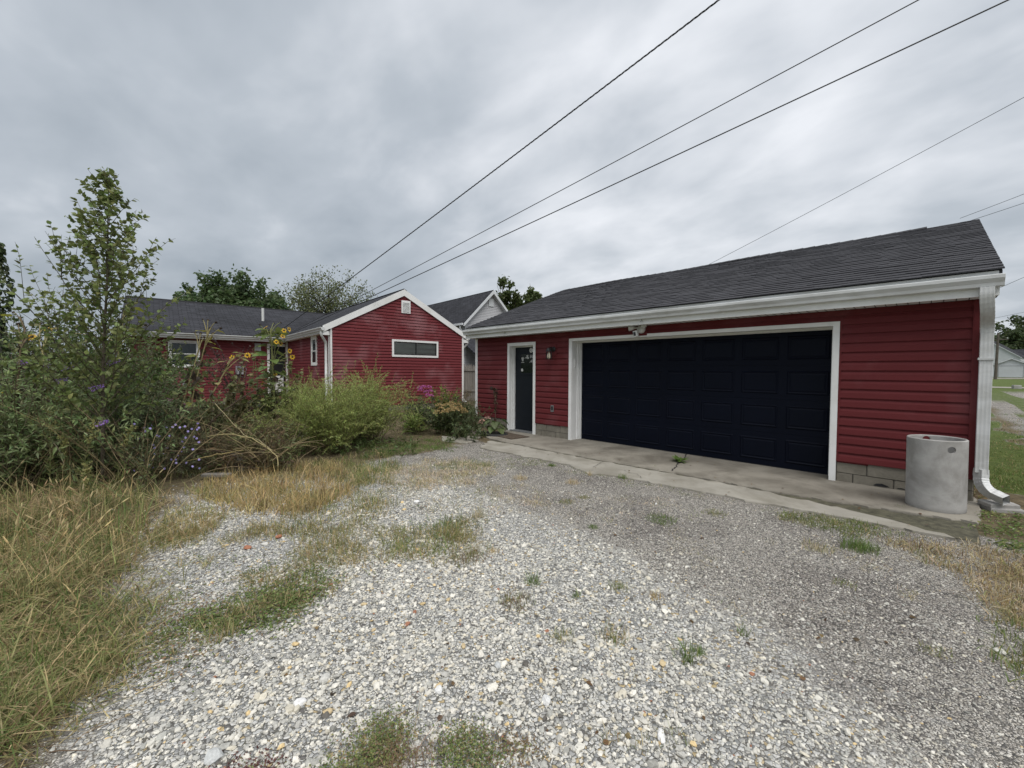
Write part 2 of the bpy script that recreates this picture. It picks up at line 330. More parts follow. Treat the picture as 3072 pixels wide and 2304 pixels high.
# ------------------------------------------------------------------ ground
def in_poly(px, py, poly):
    inside = np.zeros(px.shape, bool); n = len(poly); j = n - 1
    for i in range(n):
        xi, yi = poly[i]; xj, yj = poly[j]
        c = ((yi > py) != (yj > py)) & (px < (xj - xi) * (py - yi) / (yj - yi + 1e-12) + xi)
        inside ^= c; j = i
    return inside
def px_poly(pts): return [tuple(ground_at(u, v)[:2]) for u, v in pts]
def wob(x, y, s, k): return np.sin(x * s + k) * np.cos(y * s * 1.31 + 2.1 * k) + 0.5 * np.sin(x * s * 2.3 + y * s * 1.7 + 3.3 * k)
GRAVEL = px_poly([(-900, 4600), (-150, 2700), (-60, 2304), (60, 2150), (190, 1950), (250, 1830), (310, 1700), (340, 1600), (480, 1480), (700, 1435), (900, 1450), (1150, 1430), (1350, 1440), (1470, 1500),
                  (1690, 1610), (1980, 1730), (2250, 1880), (2500, 2070), (2700, 2250), (2950, 2500), (3600, 3200), (4500, 4600)])
DRIVE = px_poly([(-900, 4600), (-150, 2700), (-60, 2304), (60, 2150), (190, 1950), (250, 1830), (310, 1700), (340, 1600), (480, 1470), (700, 1430), (1000, 1400), (1300, 1345), (1420, 1320), (1640, 1360)]) + [(1.5, -1.5), (5.8, -1.4), (6.3, -1.2), (6.6, 1.0), (6.9, 6.0), (7.2, 40.0), (11.0, 40.0), (12.0, 2.0), (14.0, -9.0)]
def soft_mask(x, y, poly, r=0.12, k=6):
    acc = np.zeros(x.shape); rg = np.random.default_rng(3)
    for _ in range(k):
        jx, jy = rg.normal(0, r, 2)
        acc += in_poly(x + jx + 0.12 * wob(x, y, 2.3, 1.0), y + jy + 0.12 * wob(y, x, 2.1, 2.0), poly)
    return acc / k
def zones(x, y):
    drive = soft_mask(x, y, DRIVE, 0.2, 8); white = soft_mask(x, y, GRAVEL, 0.55, 14) * drive
    lawn = np.clip((y - 20) / 10, 0, 1) * (1 - drive)
    strip = ((x > 5.6) & (x < 6.75 + 0.15 * wob(x, y, 1.5, 4)) & (y > 0.8)).astype(float)
    lanegrass = ((x > 7.8 + 0.3 * wob(x, y, 0.5, 1)) & (x < 8.6 + 0.3 * wob(x, y, 0.6, 2)) & (y > 5)).astype(float)
    yard = np.clip(np.maximum(-8.7 - y + 0.5 * wob(x, y, .8, 3), -13.5 - x), 0, 1) * (1 - drive)
    lawn = np.clip(lawn + strip + 0.75 * lanegrass + yard, 0, 1)
    soil = np.clip(1 - drive - lawn, 0, 1)
    return white, soil, lawn
def axis(a, b, step, lo, hi):
    mid = np.arange(a, b, step); out_l = []; x = a; d = step
    while x > lo: d *= 1.35; x -= d; out_l.append(x)
    out_r = []; x = mid[-1]; d = step
    while x < hi: d *= 1.35; x += d; out_r.append(x)
    return np.concatenate([out_l[::-1], mid, out_r])
gx = axis(-11, 10, 0.1, -900, 900); gy = axis(-10, 8, 0.1, -900, 1500)
GX, GY = np.meshgrid(gx, gy); GZ = terrain(GX, GY)
nx, ny = len(gx), len(gy)
ii = (np.arange(ny - 1)[:, None] * nx + np.arange(nx - 1)[None, :])
gq = np.stack([ii, ii + 1, ii + nx + 1, ii + nx], -1).reshape(-1, 4)
gmb = MB().add(np.stack([GX, GY, GZ], -1).reshape(-1, 3), gq)
gme = gmb.mesh('ground', True)
wz, sz, lz = zones(GX.ravel(), GY.ravel())
za = gme.attributes.new('zone', 'FLOAT_COLOR', 'POINT'); za.data.foreach_set('color', np.stack([wz, sz, lz, np.ones_like(wz)], -1).astype(np.float32).ravel())
def ground_material():
    m, t, b = bsdf_mat('ground_surface'); b.inputs['Roughness'].default_value = 0.95; b.inputs['Specular IOR Level'].default_value = 0.15
    p = wpos(t); zn = N(t, 'ShaderNodeAttribute', attribute_name='zone'); zs = N(t, 'ShaderNodeSeparateColor'); LK(t, zn.outputs['Color'], zs.inputs[0])
    wn = N(t, 'ShaderNodeTexNoise', i_Scale=7.0, i_Detail=8.0, i_Roughness=0.7); LK(t, p, wn.inputs['Vector'])
    def sharpen(sock, w=0.28):
        a = N(t, 'ShaderNodeMath', operation='MULTIPLY_ADD', i_1=1.3); s1 = N(t, 'ShaderNodeMath', operation='SUBTRACT', i_1=0.5); LK(t, wn.outputs['Fac'], s1.inputs[0]); LK(t, s1.outputs[0], a.inputs[0]); LK(t, sock, a.inputs[2])
        r = N(t, 'ShaderNodeMapRange', i_1=0.5 - w, i_2=0.5 + w); LK(t, a.outputs[0], r.inputs[0]); return r.outputs[0]
    def stones(scale, cols, gap, gapcol):
        vo = N(t, 'ShaderNodeTexVoronoi', i_Scale=scale, feature='F1'); vo.inputs['Randomness'].default_value = 1.0; LK(t, p, vo.inputs['Vector'])
        ve = N(t, 'ShaderNodeTexVoronoi', i_Scale=scale, feature='DISTANCE_TO_EDGE'); LK(t, p, ve.inputs['Vector'])
        sc = N(t, 'ShaderNodeSeparateColor'); LK(t, vo.outputs['Color'], sc.inputs[0])
        rp_ = N(t, 'ShaderNodeValToRGB'); LK(t, sc.outputs[0], rp_.inputs[0]); rp_.color_ramp.interpolation = 'CONSTANT'
        e_ = rp_.color_ramp.elements; e_[0].position = 0; e_[0].color = (*cols[0][1], 1); e_[1].position = cols[1][0]; e_[1].color = (*cols[1][1], 1)
        for pos, c_ in cols[2:]: q = e_.new(pos); q.color = (*c_, 1)
        gr = N(t, 'ShaderNodeMapRange', i_1=gap * .4, i_2=gap); LK(t, ve.outputs['Distance'], gr.inputs[0])
        mx = N(t, 'ShaderNodeMix', data_type='RGBA'); mx.inputs[6].default_value = (*gapcol, 1); LK(t, gr.outputs[0], mx.inputs[0]); LK(t, rp_.outputs[0], mx.inputs[7])
        hm = N(t, 'ShaderNodeMapRange', i_1=0.0, i_2=gap * 4); LK(t, ve.outputs['Distance'], hm.inputs[0])
        return mx.outputs[2], hm.outputs[0]
    cw, hw = stones(48.0, [(0, (0.34, 0.34, 0.33)), (0.2, (0.50, 0.50, 0.48)), (0.42, (0.26, 0.265, 0.26)), (0.6, (0.58, 0.575, 0.55)), (0.78, (0.42, 0.41, 0.38)), (0.9, (0.14, 0.135, 0.13)), (0.95, (0.46, 0.37, 0.22))], 0.10, (0.12, 0.115, 0.10))
    cf, hf = stones(85.0, [(0, (0.36, 0.335, 0.30)), (0.2, (0.50, 0.47, 0.425)), (0.4, (0.19, 0.18, 0.17)), (0.58, (0.42, 0.39, 0.34)), (0.8, (0.60, 0.57, 0.52)), (0.92, (0.10, 0.097, 0.093))], 0.13, (0.095, 0.09, 0.08))
    # worn, darker binder patches in the fine aggregate
    pn = N(t, 'ShaderNodeTexNoise', i_Scale=1.1, i_Detail=6.0, i_Roughness=0.6); LK(t, p, pn.inputs['Vector']); pr = N(t, 'ShaderNodeMapRange', i_1=0.48, i_2=0.62, i_3=0.0, i_4=0.55); LK(t, pn.outputs['Fac'], pr.inputs[0])
    dk = N(t, 'ShaderNodeMix', data_type='RGBA', blend_type='MULTIPLY'); dk.inputs[7].default_value = (0.55, 0.53, 0.54, 1); LK(t, pr.outputs[0], dk.inputs[0]); LK(t, cf, dk.inputs[6])
    sn = N(t, 'ShaderNodeTexNoise', i_Scale=9.0, i_Detail=9.0, i_Roughness=0.75); LK(t, p, sn.inputs['Vector'])
    sr_ = N(t, 'ShaderNodeValToRGB'); LK(t, sn.outputs['Fac'], sr_.inputs[0]); ee = sr_.color_ramp.elements; ee[0].position = 0.3; ee[0].color = (0.055, 0.045, 0.03, 1); ee[1].position = 0.72; ee[1].color = (0.23, 0.185, 0.11, 1)
    ln = N(t, 'ShaderNodeTexNoise', i_Scale=5.0, i_Detail=10.0, i_Roughness=0.75); LK(t, p, ln.inputs['Vector'])
    lr = N(t, 'ShaderNodeValToRGB'); LK(t, ln.outputs['Fac'], lr.inputs[0]); ee = lr.color_ramp.elements; ee[0].position = 0.3; ee[0].color = (0.045, 0.075, 0.018, 1); ee[1].position = 0.7; ee[1].color = (0.14, 0.17, 0.05, 1)
    zw, zsoil, zl = sharpen(zs.outputs[0]), sharpen(zs.outputs[1]), sharpen(zs.outputs[2])
    c_ = dk.outputs[2]
    for fac, c2 in ((zw, cw), (zsoil, sr_.outputs[0]), (zl, lr.outputs[0])):
        mx = N(t, 'ShaderNodeMix', data_type='RGBA'); LK(t, fac, mx.inputs[0]); LK(t, c_, mx.inputs[6]); LK(t, c2, mx.inputs[7]); c_ = mx.outputs[2]
    LK(t, c_, b.inputs['Base Color'])
    hmx = N(t, 'ShaderNodeMix', data_type='FLOAT'); LK(t, zw, hmx.inputs[0]); LK(t, hf, hmx.inputs[2]); LK(t, hw, hmx.inputs[3])
    bn = N(t, 'ShaderNodeBump', i_Strength=0.7, i_Distance=0.012); LK(t, hmx.outputs[0], bn.inputs['Height']); LK(t, bn.outputs[0], b.inputs['Normal'])
    MATS['ground_surface'] = m
ground_material()
g = link('ground', gme, 'ground_surface'); tag(g, 'gravel and bare soil ground of the yard and lane', kind='structure')

# ------------------------------------------------------------------ concrete apron and walkway
def rough_poly(pts, step=0.09, amp=0.012, seed=1):
    rg = np.random.default_rng(seed); outp = []
    for i in range(len(pts)):
        a = np.array(pts[i], float); b_ = np.array(pts[(i + 1) % len(pts)], float); n = max(1, int(np.linalg.norm(b_ - a) / step))
        for k in range(n):
            q = a + (b_ - a) * k / n; outp.append(q + (rg.normal(0, amp, 2) if k else rg.normal(0, amp * .5, 2)))
    return outp
def slab(name, pts, z0, z1, mat, label, seed=1, amp=0.012):
    pp = rough_poly(pts, 0.09, amp, seed); mb = MB(); n = len(pp)
    top = np.array([(x, y, z1) for x, y in pp]); ctr = top.mean(0); ch = np.array([(x, y, z1 - 0.012) for x, y in pp]); bot = np.array([(x, y, z0) for x, y in pp])
    d = top[:, :2] - ctr[:2]; top[:, :2] -= 0.010 * d / (np.linalg.norm(d, axis=1)[:, None] + 1e-9)
    q = np.array([(i, (i + 1) % n, n + (i + 1) % n, n + i) for i in range(n)])
    mb.add(np.vstack([bot, ch, top]), [q, q + n, np.array([list(range(2 * n, 3 * n))])])
    o = solo(name, mb, mat, label, kind='structure'); return o
apron = slab('apron', [(-1.95, 0.36), (-1.98, -0.55), (-1.75, -0.98), (-1.25, -1.16), (-0.9, -1.20), (1.3, -1.235), (2.6, -1.19), (3.9, -1.21), (4.6, -1.16), (5.2, -1.05), (5.72, -0.97), (5.78, -0.3), (5.74, 0.36)], -0.12, 0.0, 'slab_concrete', 'stained concrete apron in front of the garage door', 5)
walk = slab('walkway', [(-1.15, -1.30), (-0.2, -1.27), (1.3, -1.295), (2.6, -1.245), (3.9, -1.275), (4.4, -1.30), (5.1, -1.46), (5.66, -1.68), (5.1, -1.70), (4.3, -1.755), (3.4, -1.85), (2.5, -1.90), (2.15, -1.93), (1.95, -2.10), (1.75, -2.02), (1.35, -1.86), (0.6, -1.90), (-0.35, -1.98), (-0.75, -1.93)], -0.12, -0.008, 'walk_concrete', 'pale concrete walkway strip along the outer edge of the apron', 9, 0.02)
pv = slab('path', [(-2.35, -1.72), (-1.95, -1.42), (-1.35, -1.45), (-1.25, -1.85), (-1.85, -2.02)], -0.10, -0.004, 'walk_concrete', 'broken slab of garden path beside the shrubs', 11, 0.02)
pv2 = slab('path', [(-4.15, -0.75), (-3.7, -0.35), (-3.1, -0.75), (-3.5, -1.1)], -0.10, 0.0, 'walk_concrete', 'short slab of garden path beyond the shrubs', 12, 0.02)
mb = MB()
for cpts, w in (([(2.33, 0.27), (2.42, 0.02), (2.47, -0.26), (2.55, -0.52), (2.60, -0.72), (2.66, -0.95), (2.69, -1.18)], 0.016), ([(1.62, -1.30), (1.70, -1.55), (1.78, -1.86)], 0.006), ([(2.2, -1.6), (2.5, -1.72), (2.62, -1.88)], 0.005)):
    pp = [];
    for a, b_ in zip(cpts[:-1], cpts[1:]):
        for k in range(4): pp.append(np.array(a) + (np.array(b_) - np.array(a)) * k / 4 + rng.normal(0, 0.012, 2))
    pp = np.array(pp); wd = w * (0.5 + rng.random(len(pp))); dd = unit(np.gradient(pp, axis=0)); nn = np.stack([-dd[:, 1], dd[:, 0]], 1)
    z = 0.004; v = np.vstack([np.c_[pp + nn * wd[:, None] / 2, np.full(len(pp), z)], np.c_[pp - nn * wd[:, None] / 2, np.full(len(pp), z)]]); n = len(pp)
    mb.add(v, np.array([(i, i + 1, n + i + 1, n + i) for i in range(n - 1)]))
link('crack', mb.mesh('crack'), 'tar', apron)  # flat dark strip laid on the slab, painting the shade inside the crack
mb = MB()                                                         # soil and moss in the seam
xs = np.linspace(-1.2, 5.7, 140); yc = np.interp(xs, [-1.2, 1.3, 2.6, 3.9, 4.6, 5.2, 5.7], [-1.24, -1.265, -1.218, -1.242, -1.25, -1.28, -1.30]); hw_ = np.interp(xs, [-1.2, 0, 3.8, 4.4, 5.2, 5.7], [0.06, 0.035, 0.035, 0.09, 0.22, 0.36]) + rng.normal(0, 0.006, 140)
zz = -0.010 + rng.normal(0, 0.003, 140)
mb.add(np.vstack([np.c_[xs, yc + hw_, zz - 0.01], np.c_[xs, yc, zz], np.c_[xs, yc - hw_, zz - 0.01]]), np.array([(i, i + 1, 140 * r_ + 140 + i + 1 - 140 * r_ if False else (r_ + 1) * 140 + i + 1 - 0, (r_ + 1) * 140 + i) if r_ == 0 else (140 + i, 140 + i + 1, 280 + i + 1, 280 + i) for r_ in (0, 1) for i in range(139)]))
solo('seam_soil', mb, 'moss_soil', 'dark soil and moss filling the seam between apron and walkway', kind='stuff')

# ------------------------------------------------------------------ garage
XL, XR = -3.172, 5.731                       # wall ends
EAVE_Y, EAVE_Z, RID_Y, RID_Z = -0.342, 2.57, 3.744, 4.131
SLOPE = (RID_Z - EAVE_Z) / (RID_Y - EAVE_Y); SANG = math.atan(SLOPE)
BACK_Y = 2 * RID_Y
SOF_Z, SID_Z, EXP = 2.31, 0.274, 0.1225
gar = thing('garage', (0, 0, 0), 'low red garage with charcoal shingle roof and wide navy overhead door', 'garage')
def wall_z(y): return EAVE_Z - 0.10 + SLOPE * (y - EAVE_Y)
# sheathing behind the siding
mb = MB()
for x0, x1, z0, z1 in ((XL, -1.965, SID_Z - .02, SOF_Z), (-1.965, -1.04, 2.14, SOF_Z), (-1.04, -0.02, SID_Z - .02, SOF_Z), (-0.02, 4.42, 2.13, SOF_Z), (4.42, XR, SID_Z - .02, SOF_Z)):
    mb.box(x0, x1, 0.0, 0.10, z0, z1)
prof = [(0.1, 0), (BACK_Y, 0), (BACK_Y, wall_z(0) - 0.02), (RID_Y, RID_Z - 0.12), (0.1, wall_z(0) - 0.02)]
for x in (XL, XR - 0.10): mb.prism([(x, y, z) for y, z in prof], (0.10, 0, 0))
mb.box(XL + .1, XR - .1, BACK_Y - 0.1, BACK_Y, 0, 2.5)
part('wall', mb, 'red_siding', gar)
mb = MB(); mb.box(-1.9, 4.6, 1.2, 1.25, 0.01, 2.3); part('interior_partition', mb, 'dark_interior', gar)
PROF = [(0.0, 0.001), (0.0, 0.021), (0.05, 0.0225), (0.58, 0.0165), (0.72, 0.0100), (0.86, 0.0032), (1.06, 0.001)]
def plank(P0, A, nrm, x0, x1, z0, e, xt0=None, xt1=None, ztop=None, k=1.0):
    """one siding course: P0 wall origin, A along, nrm outward; top ends may differ under a gable."""
    P0, A, nrm = np.asarray(P0, float), np.asarray(A, float), np.asarray(nrm, float)
    xt0 = x0 if xt0 is None else xt0; xt1 = x1 if xt1 is None else xt1; a = []; b_ = []
    for tt, o_ in PROF:
        z = z0 + tt * e
        if ztop is not None: z = min(z, ztop)
        a.append(P0 + A * (x0 + (xt0 - x0) * min(tt, 1)) + nrm * o_ * k + np.array([0, 0, z])); b_.append(P0 + A * (x1 + (xt1 - x1) * min(tt, 1)) + nrm * o_ * k + np.array([0, 0, z]))
    n = len(a); f = np.array([(i, n + i, n + i + 1, i + 1) for i in range(n - 1)])
    return MB().add(np.vstack([a, b_]), [f, np.array([list(range(n))]), np.array([list(range(n, 2 * n))[::-1]])])
nc = int(math.ceil((SOF_Z - SID_Z) / EXP))
for i in range(nc):
    z0 = SID_Z + i * EXP; segs = [(XL + 0.05, XR - 0.05)]
    if z0 + EXP * .5 < 2.142: segs = [(XL + 0.05, -1.965), (-1.04, -0.077), (4.475, XR - 0.05)]
    elif z0 + EXP * .5 < 2.16: segs = [(XL + 0.05, -0.077), (4.475, XR - 0.05)]
    for x0, x1 in segs:
        part('siding_plank', plank((0, -0.001, 0), (1, 0, 0), (0, -1, 0), x0, x1, z0, EXP, ztop=SOF_Z - 0.002), 'red_siding', gar)
for i in range(int(3.9 / 0.1225)):                                # the two end walls
    z0 = SID_Z + i * EXP; zt = z0 + EXP
    if z0 > RID_Z - 0.25: break
    def lim(z): return (0.02, BACK_Y - 0.02) if z < wall_z(0) - .02 else (max(0.02, (z - EAVE_Z + 0.12) / SLOPE + EAVE_Y), min(BACK_Y - .02, BACK_Y - ((z - EAVE_Z + 0.12) / SLOPE + EAVE_Y)))
    y0, y1 = lim(z0); t0, t1 = lim(zt)
    if t1 <= t0: t0 = t1 = RID_Y
    part('siding_plank', plank((XR + .001, 0, 0), (0, 1, 0), (1, 0, 0), y0, y1, z0, EXP, t0, t1), 'red_siding', gar)
    part('siding_plank', plank((XL - .001, 0, 0), (0, 1, 0), (-1, 0, 0), y0, y1, z0, EXP, t0, t1), 'red_siding', gar)
for x0, x1, y0, y1 in ((XL - 0.03, XL + 0.06, -0.03, 0.05), (XR - 0.06, XR + 0.03, -0.03, 0.05)):
    mb = MB().box(x0, x1, y0, -0.020, SID_Z - 0.02, SOF_Z - .003); mb.box(x0 if x0 < 0 else x1 - 0.012, x0 + 0.012 if x0 < 0 else x1, -0.0195, 0.06, SID_Z - 0.02, SOF_Z - .003)
    part('corner_post', mb, 'white_trim' if x0 < 0 else 'red_siding', gar)
# red J-channel uprights beside the openings
mb = MB(); mb.box(-1.0395, -1.020, -0.021, -0.002, SID_Z, 2.15); mb.box(-0.098, -0.0775, -0.021, -0.002, SID_Z, 2.2); mb.box(4.4755, 4.500, -0.0215, -0.002, SID_Z, 2.2); mb.box(-0.098, 4.5, -0.0218, -0.002, 2.1605, 2.178)
part('channel_trim', mb, 'red_siding', gar)
# concrete block footing
for bx_ in ((XL, -1.965, 0.012, 0.10, -0.10), (-1.04, -0.08, 0.012, 0.10, -0.02), (4.475, XR, 0.012, 0.10, -0.06), (XL + .01, XL + .1, 0.10, BACK_Y, -.1), (XR - .1, XR - 0.01, 0.10, BACK_Y, -.1)):
    part('footing_core', MB().box(*bx_, SID_Z), 'mortar', gar)
for s0, s1 in ((XL, -1.965), (-1.04, -0.08), (4.475, XR)):
    for ci, (z0, z1) in enumerate(((-0.075, 0.112), (0.122, 0.273))):
        x = s0 + 0.004; first = 0.17 if ci == 0 else 0.31
        w = first
        while x < s1 - 0.03:
            xe = min(x + w, s1 - 0.004); mb = MB(); dyo = rng.normal(0, 0.002)
            v0, v1, c_ = 0.000 + dyo, 0.05, 0.008
            pr = [(x, v1), (x, v0 + c_), (x + c_, v0), (xe - c_, v0), (xe, v0 + c_), (xe, v1)]
            mb.prism([(px_, py_, z0) for px_, py_ in pr], (0, 0, z1 - z0)); part('concrete_block', mb, 'block_concrete', gar); x = xe + 0.010; w = 0.39
mb = MB()
for x, w, h in ((4.86, .16, .05), (5.08, .10, .03), (5.28, .2, .055), (5.48, .18, .04)): mb.add([(x, -.0085, .012), (x + w, -.0085, .014), (x + w * .9, -.0085, h * .6), (x + w * .55, -.0085, h), (x + w * .2, -.0085, h * .8)], [(0, 1, 2, 3, 4)])
part('tar_patch', mb, 'tar', gar)
# overhead door opening
W_, H_, REC = 4.40, 2.102, 0.29
mb = MB(); mb.box(-0.077, -0.002, -0.028, -0.0005, -0.02, 2.160); mb.box(4.402, 4.475, -0.028, -0.0005, -0.02, 2.160); mb.box(-0.002, 4.402, -0.0275, -0.0005, 2.104, 2.160)
part('door_casing', mb, 'white_trim', gar, label='white casing round the wide overhead door')
mb = MB(); mb.box(-0.06, 0.0, 0.0, 0.36, 0.0, 2.12); mb.box(4.40, 4.46, 0.0, 0.36, 0.0, 2.12); mb.box(-0.06, 4.46, 0.0, 0.36, 2.102, 2.13)
part('door_jamb', mb, 'white_trim', gar)
mb = MB()
for y0, y1, d in ((0.165, 0.20, 0.018), (0.203, 0.245, 0.030), (0.248, 0.286, 0.042)):
    mb.box(0.0005, d, y0, y1, 0.0, 2.10); mb.box(4.40 - d, 4.3995, y0, y1, 0.0, 2.10); mb.box(d, 4.40 - d, y0, y1, 2.102 - d * .6, 2.1015)
part('door_stop', mb, 'white_trim', gar)
mb = MB(); mb.box(0.001, 0.016, 0.075, 0.105, 1.56, 1.73); part('keypad', mb, 'white_plastic', gar, label='small white keypad on the left jamb')
SH = 2.092 / 4
for r_ in range(4):
    z0 = 0.008 + r_ * SH; z1 = z0 + SH - 0.0025
    sec = part('door_section', MB().box(0.010, 4.390, REC, REC + 0.04, z0, z1), 'navy_paint', gar)
    pw = 4.38 / 7
    for k in range(7):
        x0, x1 = 0.010 + k * pw + 0.055, 0.010 + (k + 1) * pw - 0.055; a0, a1 = z0 + 0.085, z1 - 0.085; rings = []
        for ins, dep in ((0, 0.0008), (0.016, 0.014), (0.036, 0.004), (0.056, 0.011)):
            rings.append([(x0 + ins, REC - dep, a0 + ins), (x1 - ins, REC - dep, a0 + ins), (x1 - ins, REC - dep, a1 - ins), (x0 + ins, REC - dep, a1 - ins)])
        v = np.array(rings).reshape(-1, 3); f = [(4 * i + j, 4 * i + (j + 1) % 4, 4 * i + 4 + (j + 1) % 4, 4 * i + 4 + j) for i in range(3) for j in range(4)] + [(12, 13, 14, 15)]
        sub('panel', MB().add(v, f), 'navy_paint', sec)
mb = MB().box(0.005, 4.395, REC - 0.004, REC + 0.03, -0.001, 0.009); part('bottom_seal', mb, 'dark_rubber', gar)
# entry door
mb = MB(); mb.box(-1.965, -1.893, -0.030, -0.0005, -0.02, 2.142); mb.box(-1.112, -1.040, -0.030, -0.0005, -0.02, 2.142); mb.box(-1.893, -1.112, -0.0295, -0.0005, 2.068, 2.142)
part('door_casing', mb, 'white_trim', gar, label='white casing round the narrow entry door')
mb = MB()
for y0, y1, d in ((0.0, 0.055, 0.0), (0.058, 0.10, 0.014), (0.103, 0.16, 0.030)):
    mb.box(-1.93, -1.893 + d, y0, y1, 0.0, 2.07); mb.box(-1.112 - d, -1.08, y0, y1, 0.0, 2.07); mb.box(-1.893 + d, -1.112 - d, y0, y1, 2.068 - d, 2.08)
part('door_jamb', mb, 'white_trim', gar)
DY = 0.15
ed = part('entry_door', MB().box(-1.862, -1.143, DY, DY + 0.045, 0.03, 2.035), 'slate_paint', gar, label='dark slate entry door with one small window')
wx0, wx1, wz0, wz1 = -1.665, -1.235, 1.42, 1.87
mb = MB(); fr = 0.045
mb.box(wx0 - fr, wx0, DY - 0.014, DY - .0005, wz0 - fr, wz1 + fr); mb.box(wx1, wx1 + fr, DY - 0.014, DY - .0005, wz0 - fr, wz1 + fr); mb.box(wx0, wx1, DY - 0.014, DY - .0005, wz0 - fr, wz0); mb.box(wx0, wx1, DY - 0.014, DY - .0005, wz1, wz1 + fr)
sub('window_frame', mb, 'slate_paint', ed)
def dark_glass():
    m, t, b = bsdf_mat('door_glass'); b.inputs['Base Color'].default_value = (0.012, 0.016, 0.012, 1); b.inputs['Roughness'].default_value = 0.12; b.inputs['Specular IOR Level'].default_value = 0.5; MATS['door_glass'] = m
dark_glass()
sub('window_pane', MB().box(wx0, wx1, DY - 0.006, DY - .0005, wz0, wz1), 'door_glass', ed)
def flat_poly(pts, y): return MB().add([(x, y, z) for x, z in pts], [tuple(range(len(pts)))])
yq = DY - 0.008
st = [(0.10, .0), (.9, .0), (.9, .09), (.1, .09)]
def blob(cx, cz, sc, pts): return flat_poly([(cx + sc * x, cz + sc * z) for x, z in pts], yq)
sub('sticker', blob(-1.655, 1.70, 0.10, [(.25, .0), (.75, .0), (.75, .35), (1.0, .75), (.8, 1.0), (.65, .85), (.5, 1.05), (.35, .85), (.2, 1.0), (0, .75), (.25, .35)]), 'sticker_print', ed)
sub('sticker', blob(-1.655, 1.665, 0.10, [(0, 0), (1, 0), (1, .14), (0, .14)]), 'sticker_print', ed)
sub('sticker', blob(-1.52, 1.765, 0.12, [(0, 0), (.3, .05), (.5, .0), (.7, -.1), (1, -.08), (1.0, .2), (.8, .35), (.85, .7), (.3, .65), (.35, .35), (.1, .3)]), 'sticker_print', ed)
def sprint():
    m, t, b = bsdf_mat('sticker_lettering'); b.inputs['Roughness'].default_value = 0.5
    nz = N(t, 'ShaderNodeTexNoise', i_Scale=90.0, i_Detail=1.0); LK(t, wpos(t), nz.inputs['Vector']); gr = N(t, 'ShaderNodeMath', operation='GREATER_THAN', i_1=0.5); LK(t, nz.outputs['Fac'], gr.inputs[0])
    mx = N(t, 'ShaderNodeMix', data_type='RGBA'); mx.inputs[6].default_value = (.03, .03, .03, 1); mx.inputs[7].default_value = (.45, .45, .44, 1); LK(t, gr.outputs[0], mx.inputs[0]); LK(t, mx.outputs[2], b.inputs['Base Color']); MATS['sticker_lettering'] = m
sprint()
sub('sticker', blob(-1.365, 1.775, 0.125, [(0, 0), (1, 0), (1, .6), (0, .6)]), 'sticker_lettering', ed)
sub('sticker', blob(-1.385, 1.665, 0.135, [(0, 0), (1.0, .08), (1, .55), (.75, .62), (.3, .4), (.2, .15), (0, .12)]), 'sticker_lettering', ed)
disc = lambda cx, cz, r_: flat_poly([(cx + r_ * math.cos(a), cz + r_ * math.sin(a)) for a in np.linspace(0, 2 * math.pi, 20, endpoint=False)], yq)
sub('sticker', disc(-1.625, 1.49, 0.036), 'white_plastic', ed)
bd = MB().lathe([(0.062, 0), (0.062, 0.01), (0.05, 0.018), (0.0, 0.02)], (-1.325, DY, 1.955), 20, 'y'); sub('door_badge', bd, 'white_plastic', ed, True, label='round white badge at the top corner of the entry door')
mb = MB(); cx, cz = -1.325, 1.955
mb.box(cx - 0.008, cx - 0.001, DY - 0.0235, DY - 0.020, cz - 0.024, cz + 0.024); mb.box(cx - 0.001, cx + 0.022, DY - 0.0235, DY - 0.020, cz - 0.024, cz - 0.017); sub('badge_hand', mb, 'black_metal', ed)
part('threshold', MB().box(-1.90, -1.10, -0.02, 0.2, 0.0005, 0.028), 'grey_metal', gar)
# eave: soffit, fascia, gutter, drip edge
mb = MB(); mb.box(XL - 0.05, XR + 0.10, -0.325, 0.03, SOF_Z, SOF_Z + 0.012)
sof = part('soffit', mb, 'white_trim', gar)
mb = MB()
for x in np.arange(XL, XR + .1, 0.10): mb.box(x, x + 0.008, -0.324, -0.02, SOF_Z - 0.002, SOF_Z - 0.0003)
sub('soffit_groove', mb, 'black_metal', sof)
part('fascia', MB().box(XL - 0.055, XR + 0.105, -0.337, -0.3255, SOF_Z - 0.012, 2.53), 'white_trim', gar)
part('drip_edge', MB().box(XL - 0.048, XR + 0.095, -0.345, -0.3375, 2.50, 2.556), 'white_metal', gar)
GP = [(-0.3375, 2.385), (-0.395, 2.385), (-0.402, 2.392), (-0.408, 2.425), (-0.437, 2.468), (-0.437, 2.502), (-0.430, 2.508), (-0.424, 2.502), (-0.424, 2.485), (-0.345, 2.485), (-0.345, 2.498), (-0.3375, 2.498)]
gut = part('gutter', MB().prism([(XL - 0.067, y, z) for y, z in GP], (XR - XL + 0.20, 0, 0)), 'white_metal', gar)
for x in (-1.70, 1.77):
    sub('hook', MB().tube([(x, -0.365, 2.384), (x, -0.365, 2.355), (x - 0.02, -0.37, 2.345), (x - 0.03, -0.37, 2.352)], 0.006, 6).tube([(x, -0.365, 2.36), (x + 0.02, -0.37, 2.348)], 0.005, 5), 'grey_metal', gut)
